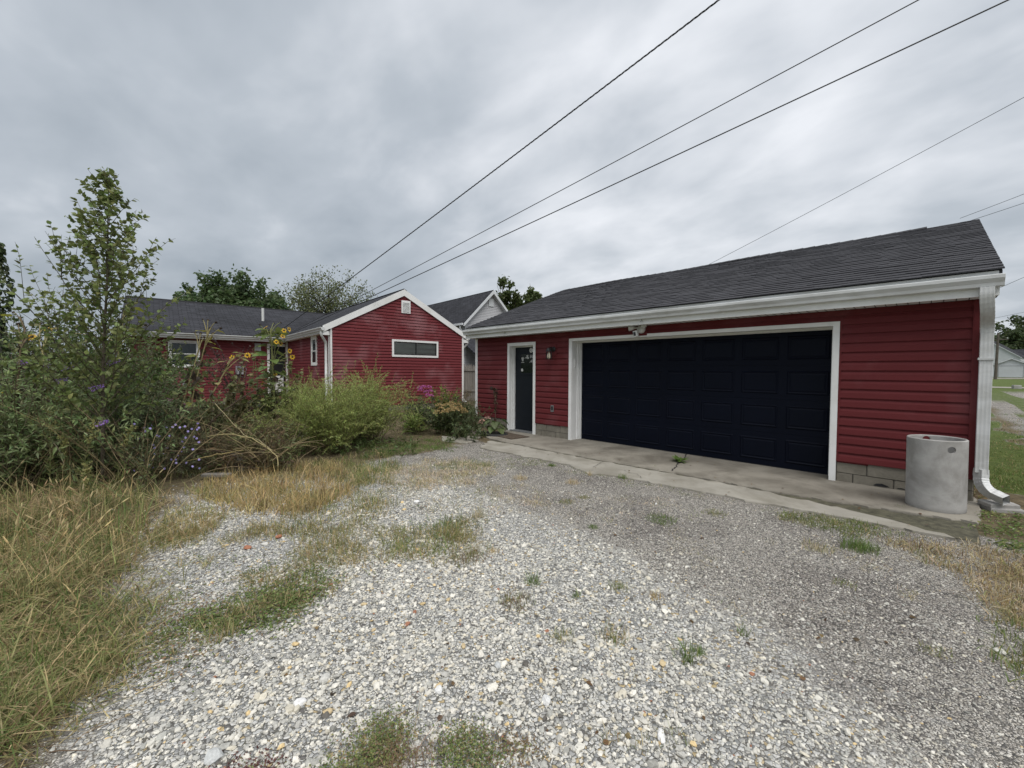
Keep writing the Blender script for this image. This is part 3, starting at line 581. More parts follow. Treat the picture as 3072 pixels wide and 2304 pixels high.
def duct(path, w, h, pleat=None, right=(1, 0, 0)):
    """fluted rectangular pipe swept along a path."""
    path = np.asarray(path, float); d = unit(np.gradient(path, axis=0)); rt = np.asarray(right, float)
    a = unit(rt - d * (d @ rt)[:, None]); b_ = np.cross(d, a)
    sec = []
    m_ = 7
    for s_ in np.linspace(-1, 1, m_): sec.append((s_ * .92, -1 if int(round((s_ + 1) * 3)) % 2 == 0 else -0.95))
    for s_ in np.linspace(-1, 1, 5): sec.append((1 if int(round((s_ + 1) * 2)) % 2 == 0 else 0.96, s_ * .9))
    for s_ in np.linspace(1, -1, m_): sec.append((s_ * .92, 1 if int(round((s_ + 1) * 3)) % 2 == 0 else 0.95))
    for s_ in np.linspace(1, -1, 5): sec.append((-1 if int(round((s_ + 1) * 2)) % 2 == 0 else -0.96, s_ * .9))
    sec = np.array(sec) * np.array([w / 2, h / 2]); k = len(sec); n = len(path)
    pl = np.ones(n) if pleat is None else np.asarray(pleat)
    v = path[:, None] + pl[:, None, None] * (sec[None, :, 0, None] * a[:, None] + sec[None, :, 1, None] * b_[:, None])
    q = np.array([(i * k + j, i * k + (j + 1) % k, (i + 1) * k + (j + 1) % k, (i + 1) * k + j) for i in range(n - 1) for j in range(k)])
    return MB().add(v.reshape(-1, 3), [q, np.array([list(range(k))])])
def arc(p0, p1, p2, n): t = np.linspace(0, 1, n)[:, None]; p0, p1, p2 = map(np.asarray, (p0, p1, p2)); return (1 - t) ** 2 * p0 + 2 * t * (1 - t) * p1 + t ** 2 * p2
DX = 5.775
top = np.vstack([[(DX - .03, -0.385, 2.386), (DX - .03, -0.385, 2.33)], arc((DX - .03, -0.385, 2.31), (DX - .02, -0.36, 2.15), (DX - .01, -0.24, 2.10), 12), arc((DX - .01, -0.20, 2.08), (DX, -0.10, 2.03), (DX, -0.095, 1.93), 12)])
pl = 1 + 0.03 * (np.arange(len(top)) % 2)
ds = part('downspout', duct([(DX, -0.095, 1.96), (DX, -0.095, 1.7), (DX, -0.095, 1.1), (DX, -0.095, 0.36)], 0.102, 0.075), 'white_metal', gar, label='white corner downspout at the right end of the garage')
sub('elbow', duct(top, 0.106, 0.080, pl), 'white_metal', ds)
bot = np.vstack([[(DX, -0.095, 0.40), (DX, -0.095, 0.33)], arc((DX, -0.097, 0.30), (DX + 0.005, -0.13, 0.17), (DX + 0.11, -0.21, 0.145), 14), [(DX + 0.145, -0.235, 0.130), (DX + 0.175, -0.26, 0.118)]])
sub('elbow', duct(bot, 0.104, 0.074, 1 + 0.06 * (np.arange(len(bot)) % 2), (0.6, -0.8, 0.2)), 'white_metal', ds)
sub('strap', MB().box(DX - 0.062, DX + 0.062, -0.145, -0.02, 1.62, 1.645), 'white_metal', ds)
part('downspout', duct([(XL - 0.01, -0.095, 2.36), (XL - 0.01, -0.095, 2.3), (XL - 0.01, -0.095, 1.1), (XL - .01, -0.095, 0.1)], 0.001, 0.001), 'white_metal', gar) if False else None
# roof
RX0, RX1 = -3.225, 5.85
mb = MB()
th = 0.035
mb.prism([(RX0, EAVE_Y, EAVE_Z - .012), (RX0, RID_Y, RID_Z - .012), (RX0, BACK_Y - EAVE_Y, EAVE_Z - .012), (RX0, BACK_Y - EAVE_Y, EAVE_Z - th - .012), (RX0, RID_Y, RID_Z - th - .012), (RX0, EAVE_Y, EAVE_Z - th - .012)], (RX1 - RX0, 0, 0))
rf = part('roof', mb, 'roof_felt', gar)
for x in (RX0 + 0.02, RX1 - 0.045):
    mb = MB().prism([(x, EAVE_Y + .03, EAVE_Z - .05), (x, RID_Y, RID_Z - .05), (x, BACK_Y - EAVE_Y - .03, EAVE_Z - .05), (x, BACK_Y - EAVE_Y - .03, EAVE_Z - .16), (x, RID_Y, RID_Z - .16), (x, EAVE_Y + .03, EAVE_Z - .16)], (0.022, 0, 0))
    part('rake_board', mb, 'white_trim', gar)
SL = math.hypot(RID_Y - EAVE_Y, RID_Z - EAVE_Z); COURSE = 0.1415
svec = np.array([0, math.cos(SANG), math.sin(SANG)]); nvec = np.array([0, -math.sin(SANG), math.cos(SANG)])
def shingle_local(w, thick):                                       # butt edge at s=0 towards the eave
    L_ = COURSE + 0.045
    return np.array([(0, 0, 0.001), (w, 0, 0.001), (w, L_, -.004), (0, L_, -.004), (0, 0, thick), (w, 0, thick), (w, L_, 0.001), (0, L_, 0.001)], float)
WID = [0.15, 0.20, 0.26, 0.33, 0.42]
items = []                                                        # (x, s, width index, thick, tint)
for ci in range(int(SL / COURSE) + 1):
    s0 = ci * COURSE - 0.035; x = RX0 - 0.012 - rng.random() * 0.2
    if s0 > SL - 0.10: break
    while x < RX1 + .012:
        wi = int(rng.integers(0, 5)); w = WID[wi]; tk = 0.012 if rng.random() < 0.45 else 0.017
        xx = max(x, RX0 - 0.012); xe = min(x + w, RX1 + 0.012)
        if xe - xx > 0.02: items.append((xx, s0, xe - xx, tk, rng.choice([0.053, 0.057, 0.060, 0.063, 0.068], p=[.15, .25, .3, .2, .1]) * rng.uniform(.96, 1.04)))
        x += w
def sh_pos(x, s):
    wv = 0.010 * math.sin(x * 1.7 + s * 0.6) * min(1, s)
    return np.array([x, EAVE_Y, EAVE_Z]) + svec * (s + 0.003 * math.sin(x * 2.2 + s * 3)) + nvec * (0.002 + wv * 0.8 + 0.004)
P = np.array([sh_pos(i[0], i[1]) for i in items]); order = np.argsort(np.linalg.norm(P - CAM, axis=1)); single = set(order[:300].tolist())
cache = {}
rotm = Matrix((tuple((1, 0, 0)), (0, svec[1], nvec[1]), (0, svec[2], nvec[2])))
eul = rotm.to_euler()
mbr = MB(); q = BOXF
for k, (x, s, w, tk, tn) in enumerate(items):
    col = np.array([tn, tn * 1.0, tn * 1.11])
    if k in single:
        key = (round(w * 400), tk > .01, round(tn * 250))
        if key not in cache: cache[key] = MB().add(shingle_local(w, tk), q, col).mesh('shingle', False, (0, 0, 0), True)
        o = link('shingle', cache[key], 'roof_shingle', rf); o.location = P[k]; o.rotation_euler = eul
    else:
        lv = shingle_local(w, tk); v = P[k] + lv[:, 0:1] * np.array([1, 0, 0]) + lv[:, 1:2] * svec + lv[:, 2:3] * nvec
        mbr.add(v, q, col)
sub('shingle_field', mbr, 'roof_shingle', rf, tint=True)['kind'] = 'stuff'
mbk = MB()                                                        # back slope, coarse courses
for ci in range(int(SL / 0.2828)):
    y0 = BACK_Y - EAVE_Y - ci * 0.2828 * math.cos(SANG); z0 = EAVE_Z + ci * 0.2828 * math.sin(SANG)
    y1 = y0 - 0.32 * math.cos(SANG); z1 = z0 + 0.32 * math.sin(SANG)
    mbk.add([(RX0 - .012, y0, z0 - .005), (RX1 + .012, y0, z0 - .005), (RX1 + .012, y0, z0 + .012), (RX0 - .012, y0, z0 + .012), (RX1 + .012, y1, z1), (RX0 - .012, y1, z1)], [(0, 1, 2, 3), (3, 2, 4, 5)], (.03, .03, .034))
sub('shingle_course', mbk, 'roof_shingle', rf, tint=True)
x = RX0; capm = None
while x < 5.02:
    if capm is None:
        h = 0.15
        capm = MB().add([(0, -h, -h * SLOPE + .012), (0, 0, .020), (0, h, -h * SLOPE + .012), (0.26, -h, -h * SLOPE + .004), (0.26, 0, .010), (0.26, h, -h * SLOPE + .004), (0, -h, -h * SLOPE - .004), (0, h, -h * SLOPE - .004)], [(0, 3, 4, 1), (1, 4, 5, 2), (6, 0, 1), (2, 7, 1), (6, 1, 7)], (.045, .045, .05)).mesh('ridge_cap', False, (0, 0, 0), True)
    o = link('ridge_cap', capm, 'roof_shingle', rf); o.location = (x + .26, RID_Y, RID_Z + 0.013 + 0.010 * math.sin(x * 1.7 + 4)); o.rotation_euler = (0, 0, math.pi); x += 0.21
# ------------------------------------------------------------------ things on and by the garage
lm = thing('wall_lamp', (-0.50, 0, 1.86), 'black lantern wall lamp between the entry door and the overhead door', 'lamp')
lx, lz = -0.50, 1.93
part('mount_plate', MB().box(lx - 0.085, lx + 0.085, -0.030, -0.0185, lz - 0.13, lz + 0.13), 'red_siding', lm)
part('wall_bracket', MB().lathe([(0.055, 0), (0.055, 0.02), (0.03, 0.035), (0.0, 0.037)], (lx + 0.01, -0.03, lz + 0.02), 16, 'y').tube([(lx + .01, -0.05, lz + .02), (lx - .01, -0.10, lz + 0.055), (lx - .03, -0.15, lz + 0.03)], 0.018, 8), 'black_metal', lm)
lc = (lx - 0.03, -0.15, lz)
part('hood', MB().lathe([(0.015, 0.05), (0.04, 0.035), (0.062, 0.0), (0.066, -0.03), (0.06, -0.03)], lc, 8), 'black_metal', lm)
mb = MB()
for k in range(6):
    a = k * math.pi / 3; mb.tube([(lc[0] + .058 * math.cos(a), lc[1] + .058 * math.sin(a), lc[2] - .02), (lc[0] + .064 * math.cos(a), lc[1] + .064 * math.sin(a), lc[2] - .185)], 0.0055, 5)
mb.lathe([(0.068, -0.18), (0.068, -0.192), (0.058, -0.192), (0.058, -0.18)], lc, 12, cap=False); part('cage', mb, 'black_metal', lm)
part('bulb', MB().lathe([(0.012, -0.02), (0.018, -0.05), (0.036, -0.12), (0.040, -0.165), (0.025, -0.195), (0.0, -0.20)], lc, 12), 'yellow_bulb', lm, True)
fl = thing('floodlight_camera', (1.58, -0.02, 2.25), 'white floodlight camera with two lamp heads above the overhead door', 'floodlight')
fx, fz = 1.60, 2.245
part('mount_plate', MB().box(fx - 0.10, fx + 0.10, -0.034, -0.0225, fz - 0.115, fz + 0.06), 'red_siding', fl)
part('base', MB().lathe([(0.075, 0.0), (0.078, 0.03), (0.065, 0.06), (0.03, 0.075), (0, 0.077)], (fx, -0.034, fz), 18, 'y'), 'white_plastic', fl, True)
def lamp_head(c, d, nm='lamp_head'):
    d = unit(d); c = np.array(c); mb = MB()
    mb.tube([c - d * .055, c - d * .05, c - d * .02, c + d * .03, c + d * .05, c + d * .045], [0.012, 0.034, 0.046, 0.05, 0.052, 0.044], 14); return part(nm, mb, 'white_plastic', fl, True)
part('arm', MB().tube([(fx - .04, -0.07, fz + .02), (fx - .12, -0.10, fz + .03)], 0.014, 8).tube([(fx + .03, -0.08, fz + .03), (fx + .07, -0.11, fz + .05)], 0.014, 8).tube([(fx - .02, -0.09, fz - .03), (fx - .03, -0.14, fz - .07)], 0.016, 8), 'white_plastic', fl)
lamp_head((fx - .165, -0.12, fz + .03), (-.9, -.35, -.15)); lamp_head((fx + .10, -0.15, fz + .055), (.45, -.85, .0))
ch_ = part('camera_head', MB().obox((fx - .035, -0.18, fz - .10), (.034, .012, .008), (.0, .03, -.012), (-.012, .0, .052)), 'white_plastic', fl)
sub('lens', MB().obox((fx - .045, -0.215, fz - .095), (.018, .006, .002), (.0, .003, -.001), (-.008, .0, .034)), 'black_metal', ch_)
mb = MB().box(-0.565, -0.485, -0.034, -0.016, 0.565, 0.71); ob = thing('wall_outlet', (-0.52, 0, 0.56), 'small covered outlet box low on the red wall beside the overhead door', 'outlet')
part('cover', mb, 'grey_metal', ob); part('slot', MB().box(-0.548, -0.502, -0.037, -0.0345, 0.60, 0.685), 'black_metal', ob)
# concrete pipe standing on end, with two round holes
bx, by = 5.42, -0.60
def pipe():
    mb = MB(); ro, ri, h = 0.238, 0.214, 0.765; prof = [(ro - .004, 0.0), (ro, 0.006), (ro, h - .008), (ro - .008, h), (ri + .008, h), (ri, h - .008), (ri, 0.02), (0.0, 0.02)]
    prof = [(ro - .004, 0), (ro, .006)] + [(ro, z) for z in np.linspace(.05, h - .06, 8)] + [(ro, h - .008), (ro - .007, h), (ri + .007, h), (ri, h - .008), (ri, .1), (ri, .006)]
    mb.lathe(prof, (0, 0, 0), 64, cap=False); n = len(prof)
    f = np.array([((n - 1) * 64 + j, (n - 1) * 64 + (j + 1) % 64, (j + 1) % 64, j) for j in range(64)]); mb.f.append(f)
    o = link('concrete_pipe', mb.mesh('concrete_pipe', False), 'pipe_concrete')
    # cut the lifting holes
    for ang, zc in ((R(-62), h - .095), (R(112), h - .05)):
        cu = MB().lathe([(0.036, -.12), (0.036, .12)], (0, 0, 0), 20, 'x'); co_ = bpy.data.objects.new('cutter', cu.mesh('cutter')); COL.objects.link(co_)
        co_.location = (0.226 * math.cos(ang), 0.226 * math.sin(ang), zc); co_.rotation_euler = (0, 0, ang)
        md = o.modifiers.new('hole', 'BOOLEAN'); md.object = co_; md.operation = 'DIFFERENCE'; md.solver = 'EXACT'
        bpy.context.view_layer.update(); dg = bpy.context.evaluated_depsgraph_get(); me = bpy.data.meshes.new_from_object(o.evaluated_get(dg)); o.modifiers.remove(md); o.data = me; bpy.data.objects.remove(co_)
    me = o.data
    if not me.materials: me.materials.append(MATS['pipe_concrete'])
    me.polygons.foreach_set('use_smooth', np.ones(len(me.polygons), bool)); me.set_sharp_from_angle(angle=R(35))
    o.location = (bx, by, 0.001); o.rotation_euler = (R(0.6), R(-.5), 0); return o
tag(pipe(), 'open grey concrete pipe with a hole near its rim, upright beside the downspout', 'concrete pipe')
mb = MB().obox((bx + 0.05, by - 0.05, 0.62), (.001, .001, .001), (.001, .001, .001), (.001, .001, .001)) if False else None
def rock_mesh(sx, sy, sz, seed, tint=(0.5, 0.5, 0.48), n=2):
    bm = bmesh.new(); bmesh.ops.create_icosphere(bm, subdivisions=n, radius=1.0); rg = np.random.default_rng(seed)
    pl = [(unit(rg.normal(size=3)), rg.uniform(.55, .9)) for _ in range(9)]
    for v in bm.verts:
        c_ = np.array(v.co)
        for nn, dd in pl:
            k = c_ @ nn
            if k > dd: c_ = c_ - nn * (k - dd)
        v.co = Vector(c_ * np.array([sx, sy, sz]))
    me = bpy.data.meshes.new('stone'); bm.to_mesh(me); bm.free()
    a = me.attributes.new('tint', 'FLOAT_COLOR', 'POINT'); a.data.foreach_set('color', np.tile(np.array([*tint, 1.0], np.float32), len(me.vertices))); return me
def chunk(name, loc, sx, sy, sz, rz, mat, label, cat, seed, group=None, tilt=0.0):
    """rough-edged flat slab piece."""
    rg = np.random.default_rng(seed); base = [(-1, -1), (-.3, -1.05), (.5, -.95), (1, -.9), (1.05, 0), (.95, 1), (.2, 1.05), (-.5, .95), (-1, 1), (-1.06, .1)]
    pp = [(x * sx + rg.normal(0, .03 * sx), y * sy + rg.normal(0, .04 * sy)) for x, y in base]; n = len(pp); mb = MB()
    v = [(x, y, 0) for x, y in pp] + [(x * 1.01, y * 1.01, sz * .75) for x, y in pp] + [(x * .94, y * .92, sz) for x, y in pp]
    q = [(i, (i + 1) % n, n + (i + 1) % n, n + i) for i in range(n)] + [(n + i, n + (i + 1) % n, 2 * n + (i + 1) % n, 2 * n + i) for i in range(n)] + [tuple(range(2 * n, 3 * n)), tuple(range(n))[::-1]]
    o = link(name, mb.add(v, q).mesh(name), mat); o.location = loc; o.rotation_euler = (tilt, tilt * .5, rz); return tag(o, label, cat, group)
chunk('concrete_slab', (5.93, -0.10, -0.035), 0.15, 0.10, 0.05, R(25), 'pipe_concrete', 'broken grey concrete slab under the downspout, lower of two', 'concrete slab', 3)
chunk('concrete_slab', (5.91, -0.11, 0.016), 0.135, 0.08, 0.045, R(35), 'pipe_concrete', 'broken grey concrete slab under the downspout, upper of two', 'concrete slab', 5, tilt=0.03)
chunk('flagstone', (-2.06, -0.86, -0.03), 0.20, 0.11, 0.055, R(40), 'flagstone', 'tilted pinkish flagstone at the foot of the shrubs by the entry door', 'flagstone', 8, tilt=0.2)
chunk('flagstone', (-1.72, -1.30, -0.028), 0.16, 0.09, 0.04, R(30), 'walk_concrete', 'small pale flagstone in front of the dark round mat', 'flagstone', 9)
mb = MB().lathe([(0.36, -.02), (0.36, 0.012), (0.33, 0.026), (0.0, 0.028)], (0, 0, 0), 24); o = solo('round_mat', mb, 'dark_rubber', 'round black rubber mat under the big-leaved plant', 'mat', base=None); o.location = (-1.70, -0.70, 0.004); o.scale = (1, .8, 1)
o = solo('doormat', MB().box(-0.40, 0.40, -0.26, 0.26, 0, 0.012), 'brown_mat', 'worn brown doormat in front of the entry door', 'mat'); o.location = (-1.28, -0.62, 0.004); o.rotation_euler = (0, 0, R(-6))

# ------------------------------------------------------------------ house
HL = np.array([-8.49, -1.82, 0.0]); HR = R(86.0)
hx = np.array([math.cos(HR), math.sin(HR), 0]); hy = np.array([-math.sin(HR), math.cos(HR), 0])
def hpos(a, b, z): return HL + hx * a + hy * b + np.array([0, 0, z])
house = thing('red_house', tuple(HL), 'red L-shaped house with white trim and charcoal roof behind the bushes', 'house', rz=HR)
def lp(name, mb, mat, par=None, **k): return part(name, mb, mat, house if par is None else par, local=True, **k)
GW, HEZ, HPK, HS = 5.20, 2.86, 4.40, 0.535
def roof_slab(name, c, parent, thick=0.10, mat='charcoal_roof', flip=False):
    """c: eave-left, eave-right, ridge-right, ridge-left (local); thickness downwards; UV in metres along the slope."""
    c = np.array(c, float); n = unit(np.cross(c[1] - c[0], c[3] - c[0])); n = n if n[2] > 0 else -n
    lo = c - n * thick; v = np.vstack([lo, c]); me = MB().add(v, BOXF).mesh(name)
    uvl = me.uv_layers.new(name='UVMap'); du = unit(c[1] - c[0]); dv = unit(np.cross(n, du)); 
    if dv[2] < 0: dv = -dv
    for lp_ in me.loops:
        d = v[lp_.vertex_index] - c[0]; uvl.data[lp_.index].uv = (float(d @ du), float(d @ dv))
    return link(name, me, mat, parent)
# walls
mb = MB().prism([(0.0, 0.004, 0.0), (GW, 0.004, 0.0), (GW, 0.004, HEZ), (GW / 2, 0.004, HPK - .08), (0, 0.004, HEZ)], (0, 0.15, 0)); lp('wall', mb, 'red_siding_faded')
mb = MB().box(0.004, 0.15, 0.154, 5.75, 0, HEZ); mb.box(GW - 0.15, GW - .004, 0.154, 9.8, 0, HEZ); lp('wall', mb, 'red_siding_faded')
mb = MB().box(-5.10, 0.0, 5.754, 5.90, 0, 2.9); lp('wall', mb, 'red_siding_faded')
mb = MB().prism([(-5.096, 5.9, 0), (-5.096, 14.0, 0), (-5.096, 14.0, 2.9), (-5.096, 9.8, 4.4), (-5.096, 5.9, 2.9)], (0.15, 0, 0)); mb.prism([(5.05, 5.9, 0), (5.05, 14.0, 0), (5.05, 14.0, 2.9), (5.05, 9.8, 4.4), (5.05, 5.9, 2.9)], (0.14, 0, 0)); mb.box(-5.1, 5.19, 13.9, 14.0, 0, 2.9); lp('wall', mb, 'red_siding_faded')
HE = 0.108; z0 = 0.20; WIN = (2.13, 4.03, 1.955, 2.585)
lp('footing', MB().box(-0.003, GW - .002, 0.0005, 0.0035, 0.0, 0.20), 'block_concrete'); lp('footing', MB().box(-0.002, 0.0035, 0.0036, 5.74, 0.0, 0.20), 'block_concrete'); lp('footing', MB().box(-5.10, -0.01, 5.745, 5.753, 0.0, 0.20), 'block_concrete')
while z0 < HPK - 0.2:
    def glim(z): return (0.05, GW - 0.05) if z < HEZ else (max(0.05, (z - HEZ) / HS * .93), min(GW - .05, GW - (z - HEZ) / HS * .93))
    (x0, x1), (t0, t1) = glim(z0), glim(z0 + HE); zc = z0 + HE / 2
    if t1 <= t0: t0 = t1 = GW / 2
    if WIN[2] < zc < WIN[3]:
        lp('siding_plank', plank((0, 0, 0), (1, 0, 0), (0, -1, 0), x0, WIN[0], z0, HE, k=1.3), 'red_siding_faded'); lp('siding_plank', plank((0, 0, 0), (1, 0, 0), (0, -1, 0), WIN[1], x1, z0, HE, k=1.3), 'red_siding_faded')
    else: lp('siding_plank', plank((0, 0, 0), (1, 0, 0), (0, -1, 0), x0, x1, z0, HE, t0, t1, k=1.3), 'red_siding_faded')
    z0 += HE
z0 = 0.20
while z0 < HEZ - .05:
    zc = z0 + HE / 2; sg = [(0.05, 5.70)]
    if 1.60 < zc < 2.64: sg = [(0.05, 1.38), (2.06, 5.70)]
    for a, b_ in sg: lp('siding_plank', plank((0, 0, 0), (0, 1, 0), (-1, 0, 0), a, b_, z0, HE), 'red_siding_faded')
    sg = [(-5.05, -0.02)]
    if 1.55 < zc < 2.52: sg = [(-5.05, -4.00), (-3.06, -0.80)]
    elif zc < 2.5: sg = [(-5.05, -0.80)]
    for a, b_ in sg: lp('siding_plank', plank((0, 5.75, 0), (1, 0, 0), (0, -1, 0), a, b_, z0, HE), 'red_siding_faded')
    z0 += HE
for a in (0, GW):
    s_ = -1 if a == 0 else 1
    mb = MB().box(min(a, a - s_ * .09) if s_ < 0 else a - .06, max(a, a - s_ * .06) if s_ < 0 else a + .022, -0.034, -0.0265, 0.2, HEZ - .02); mb.box(a - .026 if s_ < 0 else a + .019, a - .018 if s_ < 0 else a + .028, -0.0185, 0.09, 0.42, HEZ - .02); lp('corner_post', mb, 'white_trim')
lp('corner_post', MB().box(-5.14, -5.03, 5.715, 5.731, 0.42, 2.78), 'white_trim'); lp('corner_post', MB().box(-0.10, -0.019, 5.70, 5.731, 0.42, 2.78), 'white_trim')
# gable rake boards, returns, vent
for s_ in (0, 1):
    e0 = np.array([-0.23 if s_ == 0 else GW + .23, -0.072, HPK - HS * 2.83 + .012]); pk = np.array([GW / 2, -0.072, HPK + .022])
    w = 0.21
    mb = MB().prism([e0, pk, pk - [0, 0, w * 1.1], e0 - [0, 0, w]] if s_ == 0 else [pk, e0, e0 - [0, 0, w], pk - [0, 0, w * 1.1]], (0, 0.040, 0)); lp('rake_board', mb, 'white_trim')
    a0 = -0.22 if s_ == 0 else GW + .02
    lp('eave_return', MB().box(a0, a0 + .20, -0.05, 0.10, HEZ - .26, HEZ - .13), 'white_trim')
    lp('soffit', MB().box(a0, a0 + .20, 0.10, 5.4, HEZ - .20, HEZ - .185), 'white_trim')
vt = lp('gable_vent', MB().box(2.50, 2.85, -0.050, -0.019, 3.56, 4.02), 'white_trim')
mb = MB()
for k in range(8): mb.add([(2.545, -0.0505, 3.61 + k * .046), (2.805, -0.0505, 3.61 + k * .046), (2.805, -0.070, 3.618 + k * .046), (2.545, -0.070, 3.618 + k * .046), (2.805, -0.0505, 3.648 + k * .046), (2.545, -0.0505, 3.648 + k * .046)], [(0, 1, 2, 3), (3, 2, 4, 5)])
sub('louvre', mb, 'white_metal', vt)
lp('security_camera', MB().tube([(-0.04, -0.06, 2.78), (-0.04, -0.12, 2.77)], 0.025, 10), 'black_metal')
def quad_y(a0, a1, y, z0, z1): return MB().add([(a0, y, z0), (a1, y, z0), (a1, y, z1), (a0, y, z1)], [(0, 1, 2, 3)])
# gable window with blinds
a0, a1, w0, w1 = WIN; cs = 0.075
wn_ = lp('window', MB().box(a0, a0 + cs, -0.045, -0.002, w0, w1).box(a1 - cs, a1, -0.045, -0.002, w0, w1).box(a0 + cs, a1 - cs, -0.0445, -0.002, w0, w0 + cs).box(a0 + cs, a1 - cs, -0.0445, -0.002, w1 - cs, w1), 'white_trim', label='wide low slider window with white casing and blinds in the gable')
def framed(par, a0, a1, w0, w1, y, t_, d=.02, nm='sash', mat='grey_metal'):
    return sub(nm, MB().box(a0, a0 + t_, y - d, y, w0, w1).box(a1 - t_, a1, y - d, y, w0, w1).box(a0 + t_, a1 - t_, y - d, y, w0, w0 + t_).box(a0 + t_, a1 - t_, y - d, y, w1 - t_, w1), mat, par)
md_ = (a0 + a1) / 2
framed(wn_, a0 + cs, md_ + .02, w0 + cs, w1 - cs, -0.008, .03, .012, mat='black_metal'); framed(wn_, md_ - .01, a1 - cs, w0 + cs, w1 - cs, -0.021, .03, .012, mat='black_metal')
sub('pane', quad_y(a0 + cs + .03, md_ - .01, -0.0155, w0 + cs + .03, w1 - cs - .03), 'window_glass', wn_); sub('pane', quad_y(md_ + .02, a1 - cs - .03, -0.028, w0 + cs + .03, w1 - cs - .03), 'window_glass', wn_)
mb = MB()
for k in range(16):
    zz_ = w0 + cs + .02 + k * .0275; mb.add([(a0 + cs, -0.0035, zz_), (a1 - cs, -0.0035, zz_ + .004 * math.sin(k)), (a1 - cs, -0.0015, zz_ + .022), (a0 + cs, -0.0015, zz_ + .022)], [(0, 1, 2, 3)])
sub('blind', mb, 'blind_slat', wn_)
# side-wall window (wall plane a = 0, outward -a)
def side_win(b0, b1, z0, z1):
    cs = .075; w = lp('window', MB().box(-.045, -.002, b0, b0 + cs, z0, z1).box(-.045, -.002, b1 - cs, b1, z0, z1).box(-.0445, -.002, b0 + cs, b1 - cs, z0, z0 + cs).box(-.0445, -.002, b0 + cs, b1 - cs, z1 - cs, z1), 'white_trim', label='narrow sash window with white casing in the side wall')
    zm = (z0 + z1) / 2
    for q0, q1, o_ in ((z0 + cs, zm + .02, -.02), (zm - .02, z1 - cs, -.01)):
        sub('sash', MB().box(o_ - .012, o_, b0 + cs, b0 + cs + .035, q0, q1).box(o_ - .012, o_, b1 - cs - .035, b1 - cs, q0, q1).box(o_ - .0115, o_, b0 + cs + .035, b1 - cs - .035, q0, q0 + .04).box(o_ - .0115, o_, b0 + cs + .035, b1 - cs - .035, q1 - .04, q1), 'white_trim', w)
        sub('pane', MB().add([(o_ - .006, b0 + cs + .035, q0 + .04), (o_ - .006, b1 - cs - .035, q0 + .04), (o_ - .006, b1 - cs - .035, q1 - .04), (o_ - .006, b0 + cs + .035, q1 - .04)], [(3, 2, 1, 0)]), 'window_glass', w)
    sub('backing', MB().box(-.0035, -.0015, b0 + .02, b1 - .02, z0 + .02, z1 - .02), 'curtain', w)
side_win(1.38, 2.06, 1.62, 2.66)
def front_win(a0, a1, z0, z1, y):
    cs = .075; w = lp('window', MB().box(a0, a0 + cs, y - .045, y - .002, z0, z1).box(a1 - cs, a1, y - .045, y - .002, z0, z1).box(a0 + cs, a1 - cs, y - .0445, y - .002, z0, z0 + cs).box(a0 + cs, a1 - cs, y - .0445, y - .002, z1 - cs, z1), 'white_trim', label='white double-hung window with curtains in the long rear wall')
    zm = (z0 + z1) / 2
    for q0, q1, o_ in ((z0 + cs, zm + .02, -.02), (zm - .02, z1 - cs, -.01)):
        framed(w, a0 + cs, a1 - cs, q0, q1, y + o_, .035, .01, mat='white_trim')
        sub('pane', quad_y(a0 + cs + .035, a1 - cs - .035, y + o_ - .005, q0 + .035, q1 - .035), 'window_glass', w)
    mb = MB(); xs = np.linspace(a0 + .03, a1 - .03, 33); v = [(x, y - .0035 + .0018 * math.sin(i * 1.9), z) for z in (z0 + .03, z1 - .03) for i, x in enumerate(xs)]
    mb.add(v, [(i, i + 1, 33 + i + 1, 33 + i) for i in range(32)]); sub('curtain', mb, 'curtain', w)
front_win(-4.00, -3.06, 1.53, 2.55, 5.75)
# recessed back door, boxes on the long wall
dr = lp('back_door', MB().box(-0.80, -0.71, 5.70, 5.748, 0.35, 2.55).box(-0.71, -0.13, 5.70, 5.748, 2.45, 2.55), 'white_trim', label='white-framed back door in the corner of the house')
sub('door_leaf', MB().box(-0.71, -0.13, 5.738, 5.749, 0.35, 2.45), 'dark_interior', dr); sub('lower_panel', MB().box(-0.60, -0.20, 5.728, 5.7375, 0.5, 1.2), 'white_trim', dr)  # near-black panel painted as the unlit interior seen through the doorway
lp('wall_vent', MB().box(-1.25, -1.03, 5.68, 5.731, 2.24, 2.55), 'grey_plastic', label='small pale vent hood under the eave'); lp('meter_box', MB().box(-1.92, -1.66, 5.62, 5.731, 1.27, 1.60).tube([(-1.66, 5.66, 1.55), (-1.55, 5.70, 1.5), (-1.6, 5.70, 1.15), (-1.8, 5.70, 1.2)], .01, 6), 'grey_plastic', label='grey meter box on the long wall'); lp('outlet_cover', MB().box(-3.60, -3.44, 5.70, 5.731, 0.81, 1.03), 'grey_plastic')
